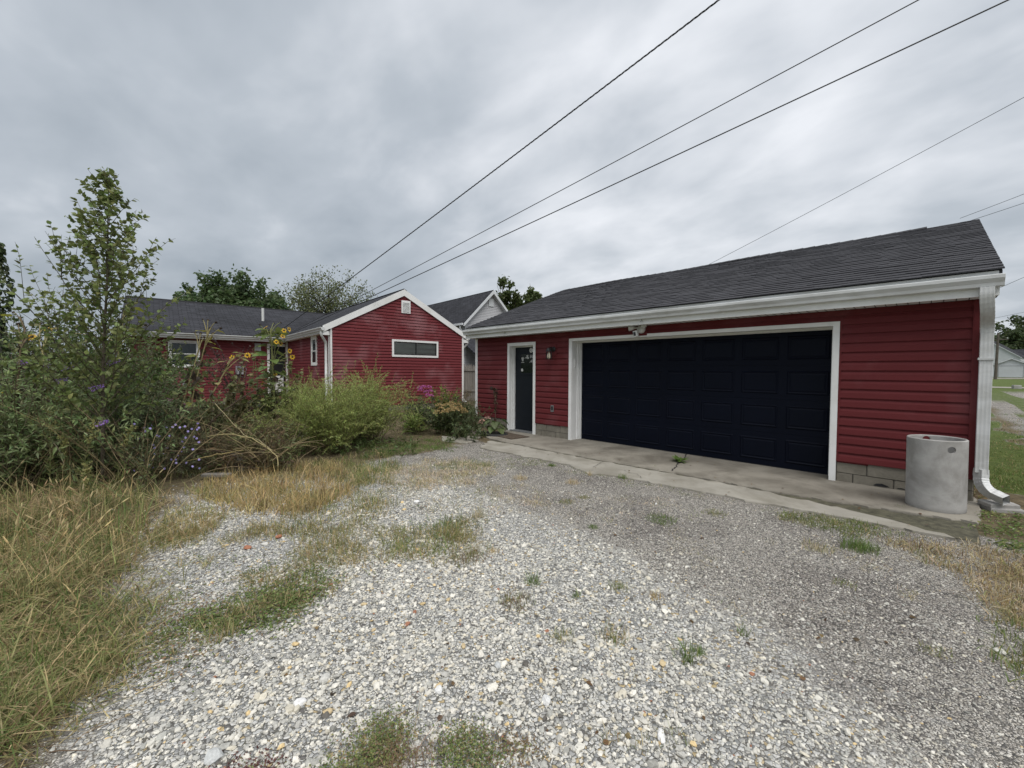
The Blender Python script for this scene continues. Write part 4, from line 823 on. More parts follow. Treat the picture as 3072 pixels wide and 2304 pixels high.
# roofs
rfh = roof_slab('roof', [(-0.24, -0.03, HPK - HS * 2.84), (-0.24, 9.8, HPK - HS * 2.84), (GW / 2, 9.8, HPK + .03), (GW / 2, -0.03, HPK + .03)], house, .07)
roof_slab('roof', [(GW + .24, -0.03, HPK - HS * 2.84), (GW + .24, 9.8, HPK - HS * 2.84), (GW / 2, 9.8, HPK + .03), (GW / 2, -0.03, HPK + .03)], house, .07)
rfm = roof_slab('roof', [(-5.30, 5.33, 2.82), (5.40, 5.33, 2.82), (5.40, 9.8, 4.54), (-5.30, 9.8, 4.54)], house)
roof_slab('roof', [(-5.30, 14.27, 2.82), (5.40, 14.27, 2.82), (5.40, 9.8, 4.54), (-5.30, 9.8, 4.54)], house)
for (p0, p1) in (((-5.3, 9.8, 4.55), (5.4, 9.8, 4.55)), ((GW / 2, -0.04, HPK + .04), (GW / 2, 9.6, HPK + .04))):
    d = np.array(p1) - np.array(p0); sd = np.array([0.13, 0, 0]) if d[0] == 0 else np.array([0, 0.13, 0]); p0 = np.array(p0)
    sub('ridge_cap', MB().add([p0 - sd - [0, 0, .055], p0 + [0, 0, .015], p0 + sd - [0, 0, .055], p0 - sd - [0, 0, .055] + d, p0 + d + [0, 0, .015], p0 + sd - [0, 0, .055] + d], [(0, 3, 4, 1), (1, 4, 5, 2), (0, 1, 2), (3, 5, 4)], (.018, .018, .02)), 'roof_shingle', rfm, tint=True)
sub('vent_pipe', MB().tube([(-0.62, 7.6, 3.60), (-0.62, 7.6, 4.26)], 0.055, 12), 'white_plastic', rfm)
def gutter_h(p0, p1, out_, par=house, nm='gutter'):
    p0 = np.array(p0, float); out_ = np.array(out_, float); pr = [(0, 0), (0, -.11), (.07, -.11), (.078, -.075), (.115, -.03), (.115, 0.0), (.10, 0.0), (.10, -.012)]
    return lp(nm, MB().prism([p0 + out_ * a + np.array([0, 0, b]) for a, b in pr], np.array(p1) - p0), 'white_metal')
ge = HPK - HS * 2.84
gutter_h((-0.20, -0.10, ge - .03), (-0.20, 5.40, ge - .03), (-1, 0, 0)); gutter_h((GW + .20, -0.10, ge - .03), (GW + .20, 9.0, ge - .03), (1, 0, 0)); gutter_h((-5.30, 5.37, 2.80), (-0.22, 5.37, 2.80), (0, -1, 0))
lp('fascia', MB().box(-0.215, -0.2005, -0.06, 5.4, ge - .19, ge - .01), 'white_trim'); lp('fascia', MB().box(-5.30, -0.23, 5.3705, 5.385, 2.62, 2.79), 'white_trim'); lp('soffit', MB().box(-5.30, -0.2, 5.386, 5.75, 2.62, 2.635), 'white_trim')
def spout(path, nm='downspout', r=.045):
    p = np.array(path, float); pts = [p[0]]
    for i in range(1, len(p) - 1): pts += list(arc(p[i] + (p[i - 1] - p[i]) * min(.5, .08 / np.linalg.norm(p[i - 1] - p[i])), p[i], p[i] + (p[i + 1] - p[i]) * min(.5, .08 / np.linalg.norm(p[i + 1] - p[i])), 5))
    pts.append(p[-1]); return lp(nm, MB().tube(pts, r, 10), 'white_metal', smooth=True)
spout([(-0.26, 0.02, ge - .13), (-0.26, 0.02, ge - .28), (-0.075, 0.16, ge - .52), (-0.075, 0.16, 0.25)]); spout([(GW + .26, 0.02, ge - .13), (GW + .26, 0.02, ge - .28), (GW + .075, 0.12, ge - .50), (GW + .075, 0.12, 0.30), (GW + .16, 0.02, 0.15)])

# ------------------------------------------------------------------ board fence and the pale house behind
fence = thing('board_fence', tuple(hpos(5.5, 2.4, 0)), 'weathered grey wooden board fence in the gap between house and garage', 'fence', rz=HR)
for k in range(30):
    x = k * 0.145; h = 1.78 + 0.03 * math.sin(k * 2.3)
    part('board', MB().prism([(x, 0, 0.02), (x + .13, 0, 0.02), (x + .13, 0, h - .12), (x + .10, 0, h - .07), (x + .09, 0, h - .03), (x + .065, 0, h), (x + .04, 0, h - .03), (x + .03, 0, h - .07), (x, 0, h - .12)], (0, .018, 0)), 'grey_wood', fence, local=True)
for z in (0.45, 1.45): part('rail', MB().box(-0.02, 4.37, -.045, -.001, z, z + .085), 'grey_wood', fence, local=True)
nb = thing('pale_house', tuple(hpos(0, 0, 0)), 'tall pale grey lap-sided house with steep dark gable roof behind the fence', 'house', rz=HR)
NP, NE, NB = 6.80, 4.60, 8.0
def np_(name, mb, mat, **k): return part(name, mb, mat, nb, local=True, **k)
np_('wall', MB().prism([(10.72, NB, 0), (14.90, NB, 0), (14.90, NB, NE + .1), (12.81, NB, NP - .12), (10.72, NB, NE + .1)], (0, 9.5, 0)), 'far_lap_siding')
roof_slab('roof', [(10.45, NB - .28, NE - .12), (10.45, NB + 10, NE - .12), (12.81, NB + 10, NP + .06), (12.81, NB - .28, NP + .06)], nb, .12); roof_slab('roof', [(15.17, NB - .28, NE - .12), (15.17, NB + 10, NE - .12), (12.81, NB + 10, NP + .06), (12.81, NB - .28, NP + .06)], nb, .12)
for s_ in (-1, 1):
    e0 = np.array([12.81 + s_ * 2.38, NB - .32, NE - .16]); pk = np.array([12.81, NB - .32, NP + .04]); pts = [e0, pk, pk - [0, 0, .24], e0 - [0, 0, .18]]
    np_('rake_board', MB().prism(pts if s_ < 0 else pts[::-1], (0, .035, 0)), 'far_white')
    np_('rake_soffit', MB().add([e0 - [0, -.03, .14], pk - [0, -.03, .2], pk - [0, -.33, .2], e0 - [0, -.33, .14]], [(0, 1, 2, 3)]), 'far_white')
np_('gable_vent', MB().box(12.60, 13.0, NB - .05, NB - .002, 5.78, 6.28), 'far_white'); np_('corner_post', MB().box(10.69, 10.82, NB - .03, NB - .002, 2.5, NE - .12), 'far_white')
np_('gutter', MB().box(10.33, 10.45, NB - .2, NB + 9.8, NE - .25, NE - .12), 'far_white'); np_('downspout', MB().tube([(10.39, NB + .1, NE - .25), (10.41, NB + .1, NE - .45), (10.66, NB + .1, NE - .75), (10.66, NB + .1, 2.4)], .05, 8), 'far_white')
roof_slab('porch_roof', [(10.2, NB - 2.2, 2.30), (15.3, NB - 2.2, 2.30), (15.3, NB - .003, 3.55), (10.2, NB - .003, 3.55)], nb, .10); np_('porch_wall', MB().box(10.4, 15.1, NB - 1.9, NB - 1.8, 0, 2.32), 'far_lap_siding'); np_('porch_fascia', MB().box(10.2, 15.3, NB - 2.225, NB - 2.205, 2.16, 2.29), 'far_white')

# ------------------------------------------------------------------ far end of the lane
def gabled(name, loc, w, d, he, hp, rz, wallm, label, cat, door=None, roofm='charcoal_roof'):
    t = thing(name, loc, label, cat, rz=rz); h = w / 2
    part('wall', MB().prism([(-h, 0, 0), (h, 0, 0), (h, 0, he), (0, 0, hp - .08), (-h, 0, he)], (0, d, 0)), wallm, t, local=True)
    s_ = (hp - he) / h; o = .22
    for q in (-1, 1): roof_slab('roof', [(q * (h + o), -.25, he - o * s_), (q * (h + o), d + .25, he - o * s_), (0, d + .25, hp + .04), (0, -.25, hp + .04)], t, .08, roofm); part('rake_board', MB().prism([(q * (h + o), -.27, he - o * s_ - .02), (0, -.27, hp + .02), (0, -.27, hp - .16), (q * (h + o), -.27, he - o * s_ - .17)][::q], (0, .03, 0)), 'far_white', t, local=True)
    if door:
        x0, x1, z1 = door; dd = part('door', MB().box(x0, x1, -.02, -.002, 0.02, z1), 'far_lap_white', t, local=True); sub('door_frame', MB().box(x0 - .1, x0, -.05, -.002, 0, z1 + .1).box(x1, x1 + .1, -.05, -.002, 0, z1 + .1).box(x0, x1, -.0495, -.002, z1, z1 + .1), 'grey_plastic', dd)
    return t
def far(u, d): p = at(u, 1112, d); return (p[0], p[1], float(terrain(p[0], p[1])))
gabled('white_garage', far(3034, 74), 4.3, 7, 2.35, 3.45, R(-8), 'far_lap_white', 'small white one-car garage at the far end of the lane', 'garage', (-1.45, 1.35, 2.05))
gabled('white_house', far(2960, 92), 9.5, 9, 4.2, 8.0, R(-12), 'far_lap_white', 'white gabled house left of the far white garage', 'house'); gabled('dark_roofed_house', far(3120, 100), 9, 11, 3.6, 6.6, R(72), 'far_lap_white', 'house with dark roof behind the far white garage', 'house')
rd = MB(); X = np.linspace(-60, 120, 61); rd.add(np.vstack([np.c_[X, np.full(61, 46.0), terrain(X, np.full(61, 46.0)) + .03], np.c_[X, np.full(61, 49.0), terrain(X, np.full(61, 49.0)) + .03]]), [(i, i + 1, 61 + i + 1, 61 + i) for i in range(60)]); solo('road', rd, 'walk_concrete', 'pale concrete cross street at the end of the lane', kind='structure')
rd = MB(); X = np.linspace(0, 40, 41); rd.add(np.vstack([np.c_[X, np.full(41, 92.0), terrain(X, np.full(41, 92.0)) + .02], np.c_[X, np.full(41, 104.0), terrain(X, np.full(41, 104.0)) + .02]]), [(i, i + 1, 41 + i + 1, 41 + i) for i in range(40)]); solo('driveway', rd, 'slab_concrete', 'gravel driveway before the far white garage', kind='structure')
pp_ = far(2987, 62); pol = thing('utility_pole', pp_, 'wooden utility pole at the far end of the lane', 'utility pole')
part('pole', MB().tube([(pp_[0], pp_[1], pp_[2]), (pp_[0] + .1, pp_[1], pp_[2] + 7.0)], [.19, .13], 10), 'pole_wood', pol); part('crossarm', MB().box(pp_[0] - .9, pp_[0] + 1.1, pp_[1] - .1, pp_[1] - .0, pp_[2] + 5.9, pp_[2] + 6.05), 'pole_wood', pol); part('insulator', MB().lathe([(.06, 0), (.08, .1), (.04, .2)], (pp_[0] + 1.0, pp_[1] - .05, pp_[2] + 6.05), 8), 'grey_plastic', pol)
q = far(3052, 33); chunk('concrete_block', q, .22, .18, .30, .3, 'pipe_concrete', 'grey concrete marker block at the edge of the lane', 'concrete block', 21)

# ------------------------------------------------------------------ overhead cables
def cable(p0, p1, ext, sag, r, label, twist=False):
    p0, p1 = np.array(p0, float), np.array(p1, float); d = p1 - p0; T = np.linspace(0, 1 + ext, 60); pts = p0 + d * T[:, None]; tt = T / (1 + ext); pts[:, 2] -= sag * 4 * tt * (1 - tt)
    mb = MB()
    if twist:
        Tf = np.linspace(0, 59, 700); pf = np.stack([np.interp(Tf, np.arange(60), pts[:, k]) for k in range(3)], 1); s_ = np.linalg.norm(d) * (1 + ext)
        for ph in (0, 2.1, 4.2):
            a = np.linspace(0, s_ / 0.35 * 2 * np.pi, 700) + ph; mb.tube(pf + np.c_[np.zeros(700), np.cos(a), np.sin(a)] * r * .75, r * .62, 4)
    else: mb.tube(pts, r, 6)
    return solo('overhead_cable', mb, 'cable_black', label, 'cable', 'overhead cables', smooth=True)
cable(hpos(-0.55, 5.45, 2.93), at(2130, 0, 6.2), .8, .10, .012, 'thick twisted overhead cable, highest of those running to the house', True)
cable(hpos(-0.22, 4.9, 2.92), at(2720, 0, 6.6), .8, .10, .009, 'thin overhead cable, middle one of those running to the house'); cable(hpos(-0.22, 4.75, 2.90), at(2985, 0, 6.7), .8, .10, .012, 'overhead cable, lowest of those running to the house')
cable(at(2040, 838, 26), at(3072, 283, 15), .5, .12, .010, 'overhead cable rising from behind the ridge of the garage roof'); cable(at(2880, 655, 34), at(3072, 580, 30), 1.5, .05, .016, 'upper of two thin cables beyond the right end of the ridge'); cable(at(2880, 672, 34), at(3072, 607, 30), 1.5, .05, .016, 'lower of two thin cables beyond the right end of the ridge')
cable(at(2930, 893, 40), at(3072, 830, 36), 1.2, .05, .016, 'thin cable beside the top of the corner downspout'); cable(at(2940, 963, 48), at(3072, 935, 44), 1.2, .05, .014, 'thin cable low over the far end of the lane')
# ------------------------------------------------------------------ plants: templates and growth
def T(v, f): return (np.array(v, float), [np.array(x, int) for x in f])
OVATE = T([(0, 0, 0), (.20, .30, .05), (.52, .31, .07), (1, 0, -.10), (.52, -.31, .07), (.20, -.30, .05), (.22, 0, 0), (.58, 0, .0)], [[(0, 6, 1), (0, 5, 6), (7, 3, 2), (7, 4, 3)], [(6, 7, 2, 1), (5, 4, 7, 6)]])
HEART = T([(0, 0, 0), (-.08, .22, .06), (.20, .45, .10), (.60, .30, .04), (1, 0, -.16), (.60, -.30, .04), (.20, -.45, .10), (-.08, -.22, .06), (.25, 0, 0), (.62, 0, -.03)], [[(0, 8, 1), (0, 7, 8), (9, 4, 3), (9, 5, 4), (1, 8, 2), (7, 6, 8)], [(8, 9, 3, 2), (6, 5, 9, 8)]])
LANCE = T([(0, 0, 0), (.35, .135, .04), (1, 0, -.12), (.35, -.135, .04), (.45, 0, 0)], [[(0, 4, 1), (4, 2, 1), (0, 3, 4), (3, 2, 4)]])
NARROW = T([(0, 0, 0), (.4, .085, .015), (1, 0, -.06), (.4, -.085, .015)], [[(0, 3, 2, 1)]])
DIAM = T([(0, 0, 0), (.45, .30, .06), (1, 0, -.03), (.45, -.30, .06)], [[(0, 3, 2, 1)]])
PETAL = T([(0, -.06, 0), (0, .06, 0), (.55, .13, .03), (1, 0, .0), (.55, -.13, .03)], [[(0, 4, 2, 1)], [(4, 3, 2)]])
G = np.random.default_rng(11)
def jit(c, n, v=0.25, hue=0.12):
    c = np.asarray(c, float) * 1.45; b = 1 + G.uniform(-v, v, (n, 1)); h = 1 + G.uniform(-hue, hue, (n, 3)); return np.clip(c * b * h, 0.002, 0.95)
def frames(d, upj=0.5, up=(0, 0, 1)):
    X = unit(d); n0 = np.asarray(up, float) + G.normal(0, upj, X.shape); Y = unit(np.cross(n0, X)); Z = np.cross(X, Y); return X, Y, Z
def leaves(mb, tpl, P, D, size, tint, upj=0.5, up=(0, 0, 1)):
    if len(P) == 0: return
    X, Y, Z = frames(D, upj, up); mb.inst(tpl, P, X, Y, Z, size, tint)
def path(p0, d, L, n=8, droop=0.2, wander=0.08):
    p = np.array(p0, float); d = unit(d).copy(); out_ = [p.copy()]; st = L / (n - 1)
    for _ in range(n - 1):
        d = unit(d + G.normal(0, wander, 3) + np.array([0, 0, -droop * st])); p = p + d * st; out_.append(p.copy())
    return np.array(out_)
def along(pts, t):
    k = t * (len(pts) - 1); i = np.minimum(k.astype(int), len(pts) - 2); f = (k - i)[:, None]; return pts[i] * (1 - f) + pts[i + 1] * f, unit(pts[i + 1] - pts[i])
def leafed(mb, tpl, pts, n, size, tint, t0=0.15, ang=55, taper=0.45, upj=0.5, var=.25, hue=.12):
    t = t0 + (1 - t0) * np.sort(G.random(n)); P, D = along(pts, t); r_ = unit(np.cross(D, G.normal(size=(n, 3)))); a = np.radians(ang + G.normal(0, 12, n))[:, None]
    leaves(mb, tpl, P, D * np.cos(a) + r_ * np.sin(a), size * (1 - taper * t) * G.uniform(.7, 1.2, n), jit(tint, n, var, hue), upj)
def bush(base, nst, h, spread, tpl, lsize, per, ltint, mb_s, mb_l, droop=.25, sr=.006, stint=(.10, .08, .05), base_r=.12, side=0, side_len=.3, wander=.07, lean=(0, 0), t0=.15, ang=55, hmin=.55):
    for _ in range(nst):
        az = G.uniform(0, 2 * math.pi); tl = abs(G.normal(0, spread)); L = h * G.uniform(hmin, 1.0)
        p0 = np.array(base, float) + np.array([math.cos(az), math.sin(az), 0]) * base_r * math.sqrt(G.random()); d = np.array([math.cos(az) * math.sin(tl) + lean[0], math.sin(az) * math.sin(tl) + lean[1], math.cos(tl)])
        pts = path(p0, d, L, 8, droop, wander); mb_s.tube(pts, np.linspace(sr, sr * .3, 8), 4, np.asarray(stint), False); leafed(mb_l, tpl, pts, per, lsize, ltint, t0, ang)
        for _k in range(side):
            q, dd = along(pts, np.array([G.uniform(.25, .95)])); r_ = unit(np.cross(dd[0], G.normal(size=3))); sp_ = path(q[0], dd[0] * .7 + r_ * .7, side_len * G.uniform(.5, 1.1), 5, droop, wander)
            mb_s.tube(sp_, np.linspace(sr * .5, sr * .2, 5), 3, np.asarray(stint), False); leafed(mb_l, tpl, sp_, max(3, per // 2), lsize * .85, ltint, .1, ang)
def plant_thing(name, base, label, cat, mb_s, mb_l, group=None, lmat='leafage', lname='foliage'):
    t = thing(name, tuple(base), label, cat, group); part('stem', mb_s, 'stalks', t, tint=True); part(lname, mb_l, lmat, t, tint=True); return t
# ------------------------------------------------------------------ the tall sapling
sb = col_at(300, 5.3)
ms, ml = MB(), MB(); trunk = path(sb, (0.0, 0.0, 1), 4.05, 14, 0, .018); trunk[:, :2] = sb[:2] + (trunk[:, :2] - sb[:2]) * .7
ms.tube(trunk, np.linspace(.026, .004, 14), 7, np.array((.085, .07, .05)))
SG = (.128, .155, .054)
for k in range(84):
    t_ = 0.14 + 0.83 * (k / 83); az = k * 2.4 + G.normal(0, .3); q, dd = along(trunk, np.array([t_])); L = (1.85 * (1 - t_) ** 1.05 + .18) * G.uniform(.7, 1.12)
    d = np.array([math.cos(az) * .8, math.sin(az) * .8, .75 + .5 * t_]); pts = path(q[0], d, L * G.uniform(.75, 1.1), 9, -.12, .06); ms.tube(pts, np.linspace(.009 * (1 - t_ * .6), .0018, 9), 4, np.array((.09, .075, .05)), False)
    leafed(ml, OVATE, pts, int(9 + 30 * (1 - t_)), .082, SG, .12, 62, .25, .8, .3, .1)
    for _k in range(int(3 * (1 - t_) + 1.2)):
        q2, d2 = along(pts, np.array([G.uniform(.25, .8)])); s2 = path(q2[0], d2[0] + unit(np.cross(d2[0], G.normal(size=3))) * .7 + np.array([0, 0, .3]), L * .45, 6, -.1, .08); ms.tube(s2, np.linspace(.004, .0015, 6), 3, np.array((.09, .075, .05)), False); leafed(ml, OVATE, s2, 12, .080, SG, .1, 62, .25, .8, .3, .1)
leafed(ml, OVATE, trunk, 40, .09, SG, .3, 70, .3, .8)
plant_thing('sapling_tree', sb, 'tall slender sapling with heart-shaped leaves rising above the weeds at left', 'tree', ms, ml, lname='crown')
# ------------------------------------------------------------------ vine-covered post, far left
vb = col_at(-10, 7.0); vt_ = thing('vine_post', tuple(vb), 'post smothered in dark ivy at the left edge', 'post'); part('post', MB().box(vb[0] - .06, vb[0] + .06, vb[1] - .06, vb[1] + .06, 0, 3.4), 'grey_wood', vt_)
ml = MB(); n = 2200; z = G.uniform(.1, 3.6, n); a = G.uniform(0, 6.283, n); r_ = .10 + .07 * G.random(n) + .05 * np.sin(z * 5); Pv = np.c_[vb[0] + r_ * np.cos(a), vb[1] + r_ * np.sin(a), z]; leaves(ml, HEART, Pv, np.c_[np.cos(a), np.sin(a), -1.2 + G.normal(0, .4, n)], G.uniform(.04, .075, n), jit((.042, .060, .024), n), .4); part('ivy', ml, 'leafage', vt_, tint=True)
# ------------------------------------------------------------------ butterfly bushes
BG = (.155, .200, .088)
def spike(t, c, d, L, col=(.24, .13, .42)):
    mb = MB(); n = 90; tt = G.random(n); d = unit(d); r_ = unit(np.cross(np.repeat(d[None], n, 0), G.normal(size=(n, 3)))); Pq = np.array(c) + d * (tt[:, None] - .5) * L + r_ * (.022 * (1 - .75 * tt))[:, None]; leaves(mb, DIAM, Pq, r_ + d * .4, np.full(n, .014), jit(col, n, .3, .08), 1.0); part('flower_spike', mb, 'petals', t, tint=True)
spikes = {0: [((146, 1100), 5.0), ((200, 1102), 5.2), ((186, 1141), 4.9), ((75, 1086), 5.2)], 1: [((341, 1086), 5.3), ((290, 1163), 5.0), ((307, 1268), 4.7)], 2: [], 3: []}
for bi, (u, d, h, sp, nst, lab) in enumerate(((110, 5.6, 1.95, .42, 85, 'butterfly bush with purple flower spikes at the left edge below the ivy post'), (330, 5.9, 1.85, .42, 90, 'butterfly bush with purple flower spikes at the foot of the tall sapling'), (-60, 5.0, 1.7, .45, 50, 'grey-green leafy bush cut off by the left edge'), (455, 6.3, 1.40, .45, 80, 'low grey-green bush right of the sapling below the long wall'))):
    b0 = col_at(u, d); ms, ml = MB(), MB(); bush(b0, nst, h, sp, LANCE, .125, 32, BG if bi != 3 else (.075, .095, .045), ms, ml, .35, .007, (.13, .11, .07), .28, 2, .45, .08)
    t = plant_thing('butterfly_bush', b0, lab, 'bush', ms, ml, 'grey-green bushes at left')
    for (uv, dd) in spikes[bi]: spike(t, at(*uv, dd), (G.normal(0, .5) + .6, .6, .25), .15)
# ------------------------------------------------------------------ dense shrubs behind them
for u, d, h, w, lab in ((60, 10.5, 3.0, 1.3, 'dense dark green shrub behind the ivy post'), (230, 11.5, 3.35, 1.5, 'dense dark green shrub behind the tall sapling'), (-120, 9.5, 2.8, 1.2, 'dense dark green shrub at the far left edge'), (390, 13.0, 2.5, 1.0, 'green shrub in front of the left corner of the house'), (-420, 10.5, 2.7, 1.3, 'dense dark green shrub beyond the left edge'), (345, 7.6, 2.15, .6, 'dense leafy shrub hiding the left end of the long wall')):
    b0 = col_at(u, d); ms, ml = MB(), MB(); bush(b0, 80, h, .35, OVATE, .125, 38, (.070, .098, .034), ms, ml, .10, .012, (.08, .065, .045), w * .7, 3, .6, .06, hmin=.5)
    plant_thing('leafy_shrub', b0, lab, 'shrub', ms, ml, 'dense green shrubs at left')
# ------------------------------------------------------------------ willow bushes
WG = (.235, .275, .088)
for u, d, h, sp, nst, lab in ((985, 7.4, 1.48, .30, 150, 'feathery green willow bush, nearest the camera'), (1095, 8.5, 1.58, .28, 140, 'feathery green willow bush in front of the house gable'), (885, 8.6, 1.30, .28, 80, 'feathery pale bush between the sunflower and the house corner')):
    b0 = col_at(u, d); ms, ml = MB(), MB(); bush(b0, nst, h, sp, NARROW, .075, 74, WG, ms, ml, .50, .005, (.12, .10, .05), .28, 4, .50, .07, ang=42, hmin=.6)
    plant_thing('willow_bush', b0, lab, 'bush', ms, ml, 'feathery willow bushes')
# ------------------------------------------------------------------ flower bed by the house corner
def clump(name, u, d, h, sp, nst, tpl, ls, per, tint, lab, cat='plant', base_r=.2, side=1, mat='leafage', group=None, droop=.3, stint=(.09, .09, .04)):
    b0 = col_at(u, d); ms, ml = MB(), MB(); bush(b0, nst, h, sp, tpl, ls, per, tint, ms, ml, droop, .005, stint, base_r, side, .25, .08); return plant_thing(name, b0, lab, cat, ms, ml, group, mat)
def blooms(t, spots, r, col, n=60, nm='flower_head', tpl=DIAM, sz=.03):
    for (u, v, d) in spots:
        c = at(u, v, d); mb = MB(); q = unit(G.normal(size=(n, 3))); q[:, 2] = np.abs(q[:, 2]) * .8 - .15; leaves(mb, tpl, c + q * r * G.uniform(.6, 1, (n, 1)), q + G.normal(0, .5, (n, 3)), np.full(n, sz), jit(col, n, .3, .1), 1.0); part(nm, mb, 'petals', t, tint=True)
t = clump('phlox', 1262, 10.2, 1.02, .22, 46, LANCE, .12, 26, (.042, .060, .028), 'dark green phlox with bright pink flowers beside the house gable', base_r=.26)
blooms(t, [(1258, 1164, 10), (1272, 1161, 10), (1288, 1162, 9.9), (1279, 1176, 10), (1291, 1174, 10), (1282, 1186, 9.9), (1293, 1188, 9.9), (1262, 1170, 10.1)], .06, (.36, .10, .27), 60)
t = clump('hydrangea', 1345, 9.7, .90, .42, 60, OVATE, .11, 20, (.058, .075, .030), 'hydrangea bush with faded tan flower heads left of the garage corner', 'bush', .3)
blooms(t, [(1318, 1217, 9.5), (1340, 1216, 9.6), (1353, 1212, 9.7), (1362, 1220, 9.6), (1345, 1232, 9.3), (1359, 1227, 9.4), (1335, 1236, 9.2), (1313, 1238, 9.3), (1373, 1216, 9.7), (1380, 1226, 9.6), (1366, 1232, 9.3), (1388, 1230, 9.6), (1323, 1228, 9.4), (1393, 1236, 9.5)], .085, (.30, .22, .10), 70, sz=.035)
clump('yellow_shrub', 1337, 11.0, 1.25, .16, 30, OVATE, .085, 30, (.150, .165, .040), 'upright yellow-green shrub behind the hydrangea', 'shrub', .18); clump('tan_plume_plant', 1372, 11.6, 1.15, .22, 40, NARROW, .12, 30, (.15, .125, .065), 'tan feathery plant in front of the right house downspout', 'plant', .16, stint=(.14, .10, .06))
clump('weed_plant', 1415, 9.6, .75, .3, 40, LANCE, .09, 22, (.060, .078, .035), 'green weeds against the white corner post of the garage', 'weed', .2); clump('weed_plant', 1400, 8.9, .42, .5, 36, OVATE, .10, 10, (.058, .075, .032), 'low broad-leaved weeds in front of the hydrangea', 'weed', .3); clump('lily_plant', 1248, 9.6, .55, .5, 14, NARROW, .35, 6, (.15, .19, .055), 'light green strap-leaved plant at the foot of the phlox', 'plant', .06)
# big-leaved plant by the entry door
hb = np.array([-1.78, -0.62, 0.0]); t = thing('broadleaf_plant', tuple(hb), 'plant with big cupped leaves and pinkish flowers at the garage corner', 'plant'); ms = MB()
for k in range(11):
    az = k * 2.4 + .4; r_ = .16 + .14 * G.random(); tip = hb + np.array([math.cos(az) * r_, math.sin(az) * r_ * .9, .14 + .24 * G.random()]); ms.tube(arc(hb, hb + np.array([0, 0, tip[2] * .8]), tip, 5), .006, 5, np.array((.10, .12, .05)))
    mb = MB(); leaves(mb, HEART, tip[None] - np.array([[math.cos(az), math.sin(az), 0]]) * .06, np.array([[math.cos(az), math.sin(az), -.55]]), np.array([G.uniform(.20, .28)]), jit((.085, .115, .048), 1, .15), .15); part('leaf', mb, 'leafage', t, tint=True)
part('stem', ms, 'stalks', t, tint=True); blooms(t, [(1462, 1255, 9.15), (1447, 1263, 9.15), (1440, 1270, 9.2)], .055, (.36, .22, .18), 40)
# dry sunflower stalk leaning on the garage wall
db = np.array([-2.12, -0.30, 0.0]); t = thing('dry_sunflower', tuple(db), 'dry brown sunflower stalk leaning against the red wall beside the entry door', 'plant'); ms, ml = MB(), MB()
pts = np.array([db, db + [-.04, .06, .35], db + [-.10, .12, .7], db + [-.15, .15, .98], db + [-.22, .13, 1.04]]); ms.tube(pts, [.011, .010, .008, .006, .005], 6, np.array((.07, .045, .03))); part('stem', ms, 'stalks', t, tint=True)
leafed(ml, OVATE, pts, 34, .13, (.055, .035, .022), .1, 140, .3, .9); part('foliage', ml, 'leafage', t, tint=True); part('flower_head', MB().lathe([(.01, -.02), (.05, 0), (.045, .02), (.0, .03)], pts[-1] + [-.02, -.02, -.01], 12, 'y', np.array((.035, .022, .016))), 'stalks', t, tint=True)
# ------------------------------------------------------------------ sunflowers
def flower_head(t, c, face, r, dead=False, open_=1.0):
    face = unit(face); a = unit(np.cross(face, (0.1, 0.2, 1))); b = np.cross(face, a); mb = MB(); k = 12
    v = [np.array(c) + face * r * .10]; 
    for rr, h in ((.30, .08), (.42, .0), (.30, -.12)): v += [np.array(c) + face * r * h + (a * math.cos(x) + b * math.sin(x)) * r * rr for x in np.linspace(0, 6.283, k, endpoint=False)]
    f = [(0, 1 + i, 1 + (i + 1) % k) for i in range(k)] + [(1 + i, 1 + k + i, 1 + k + (i + 1) % k, 1 + (i + 1) % k) for i in range(k)] + [(1 + k + i, 1 + 2 * k + i, 1 + 2 * k + (i + 1) % k, 1 + k + (i + 1) % k) for i in range(k)]
    hd = part('flower_head', mb.add(v, f, (.030, .020, .014)), 'stalks', t, True, tint=True)
    if not dead:
        n = 18; th = np.linspace(0, 6.283, n, endpoint=False) + G.normal(0, .08, n); dirs = np.cos(th)[:, None] * a + np.sin(th)[:, None] * b + face * G.uniform(-.1, .35, (n, 1)) * open_
        mp = MB(); leaves(mp, PETAL, np.array(c) + unit(dirs) * r * .36, dirs, r * .70 * G.uniform(.8, 1.15, n), jit((.66, .40, .028), n, .15, .06), .2, face); o = link('petals', mp.mesh('petals', False, tuple(t.location), True), 'petals', hd)
    return hd
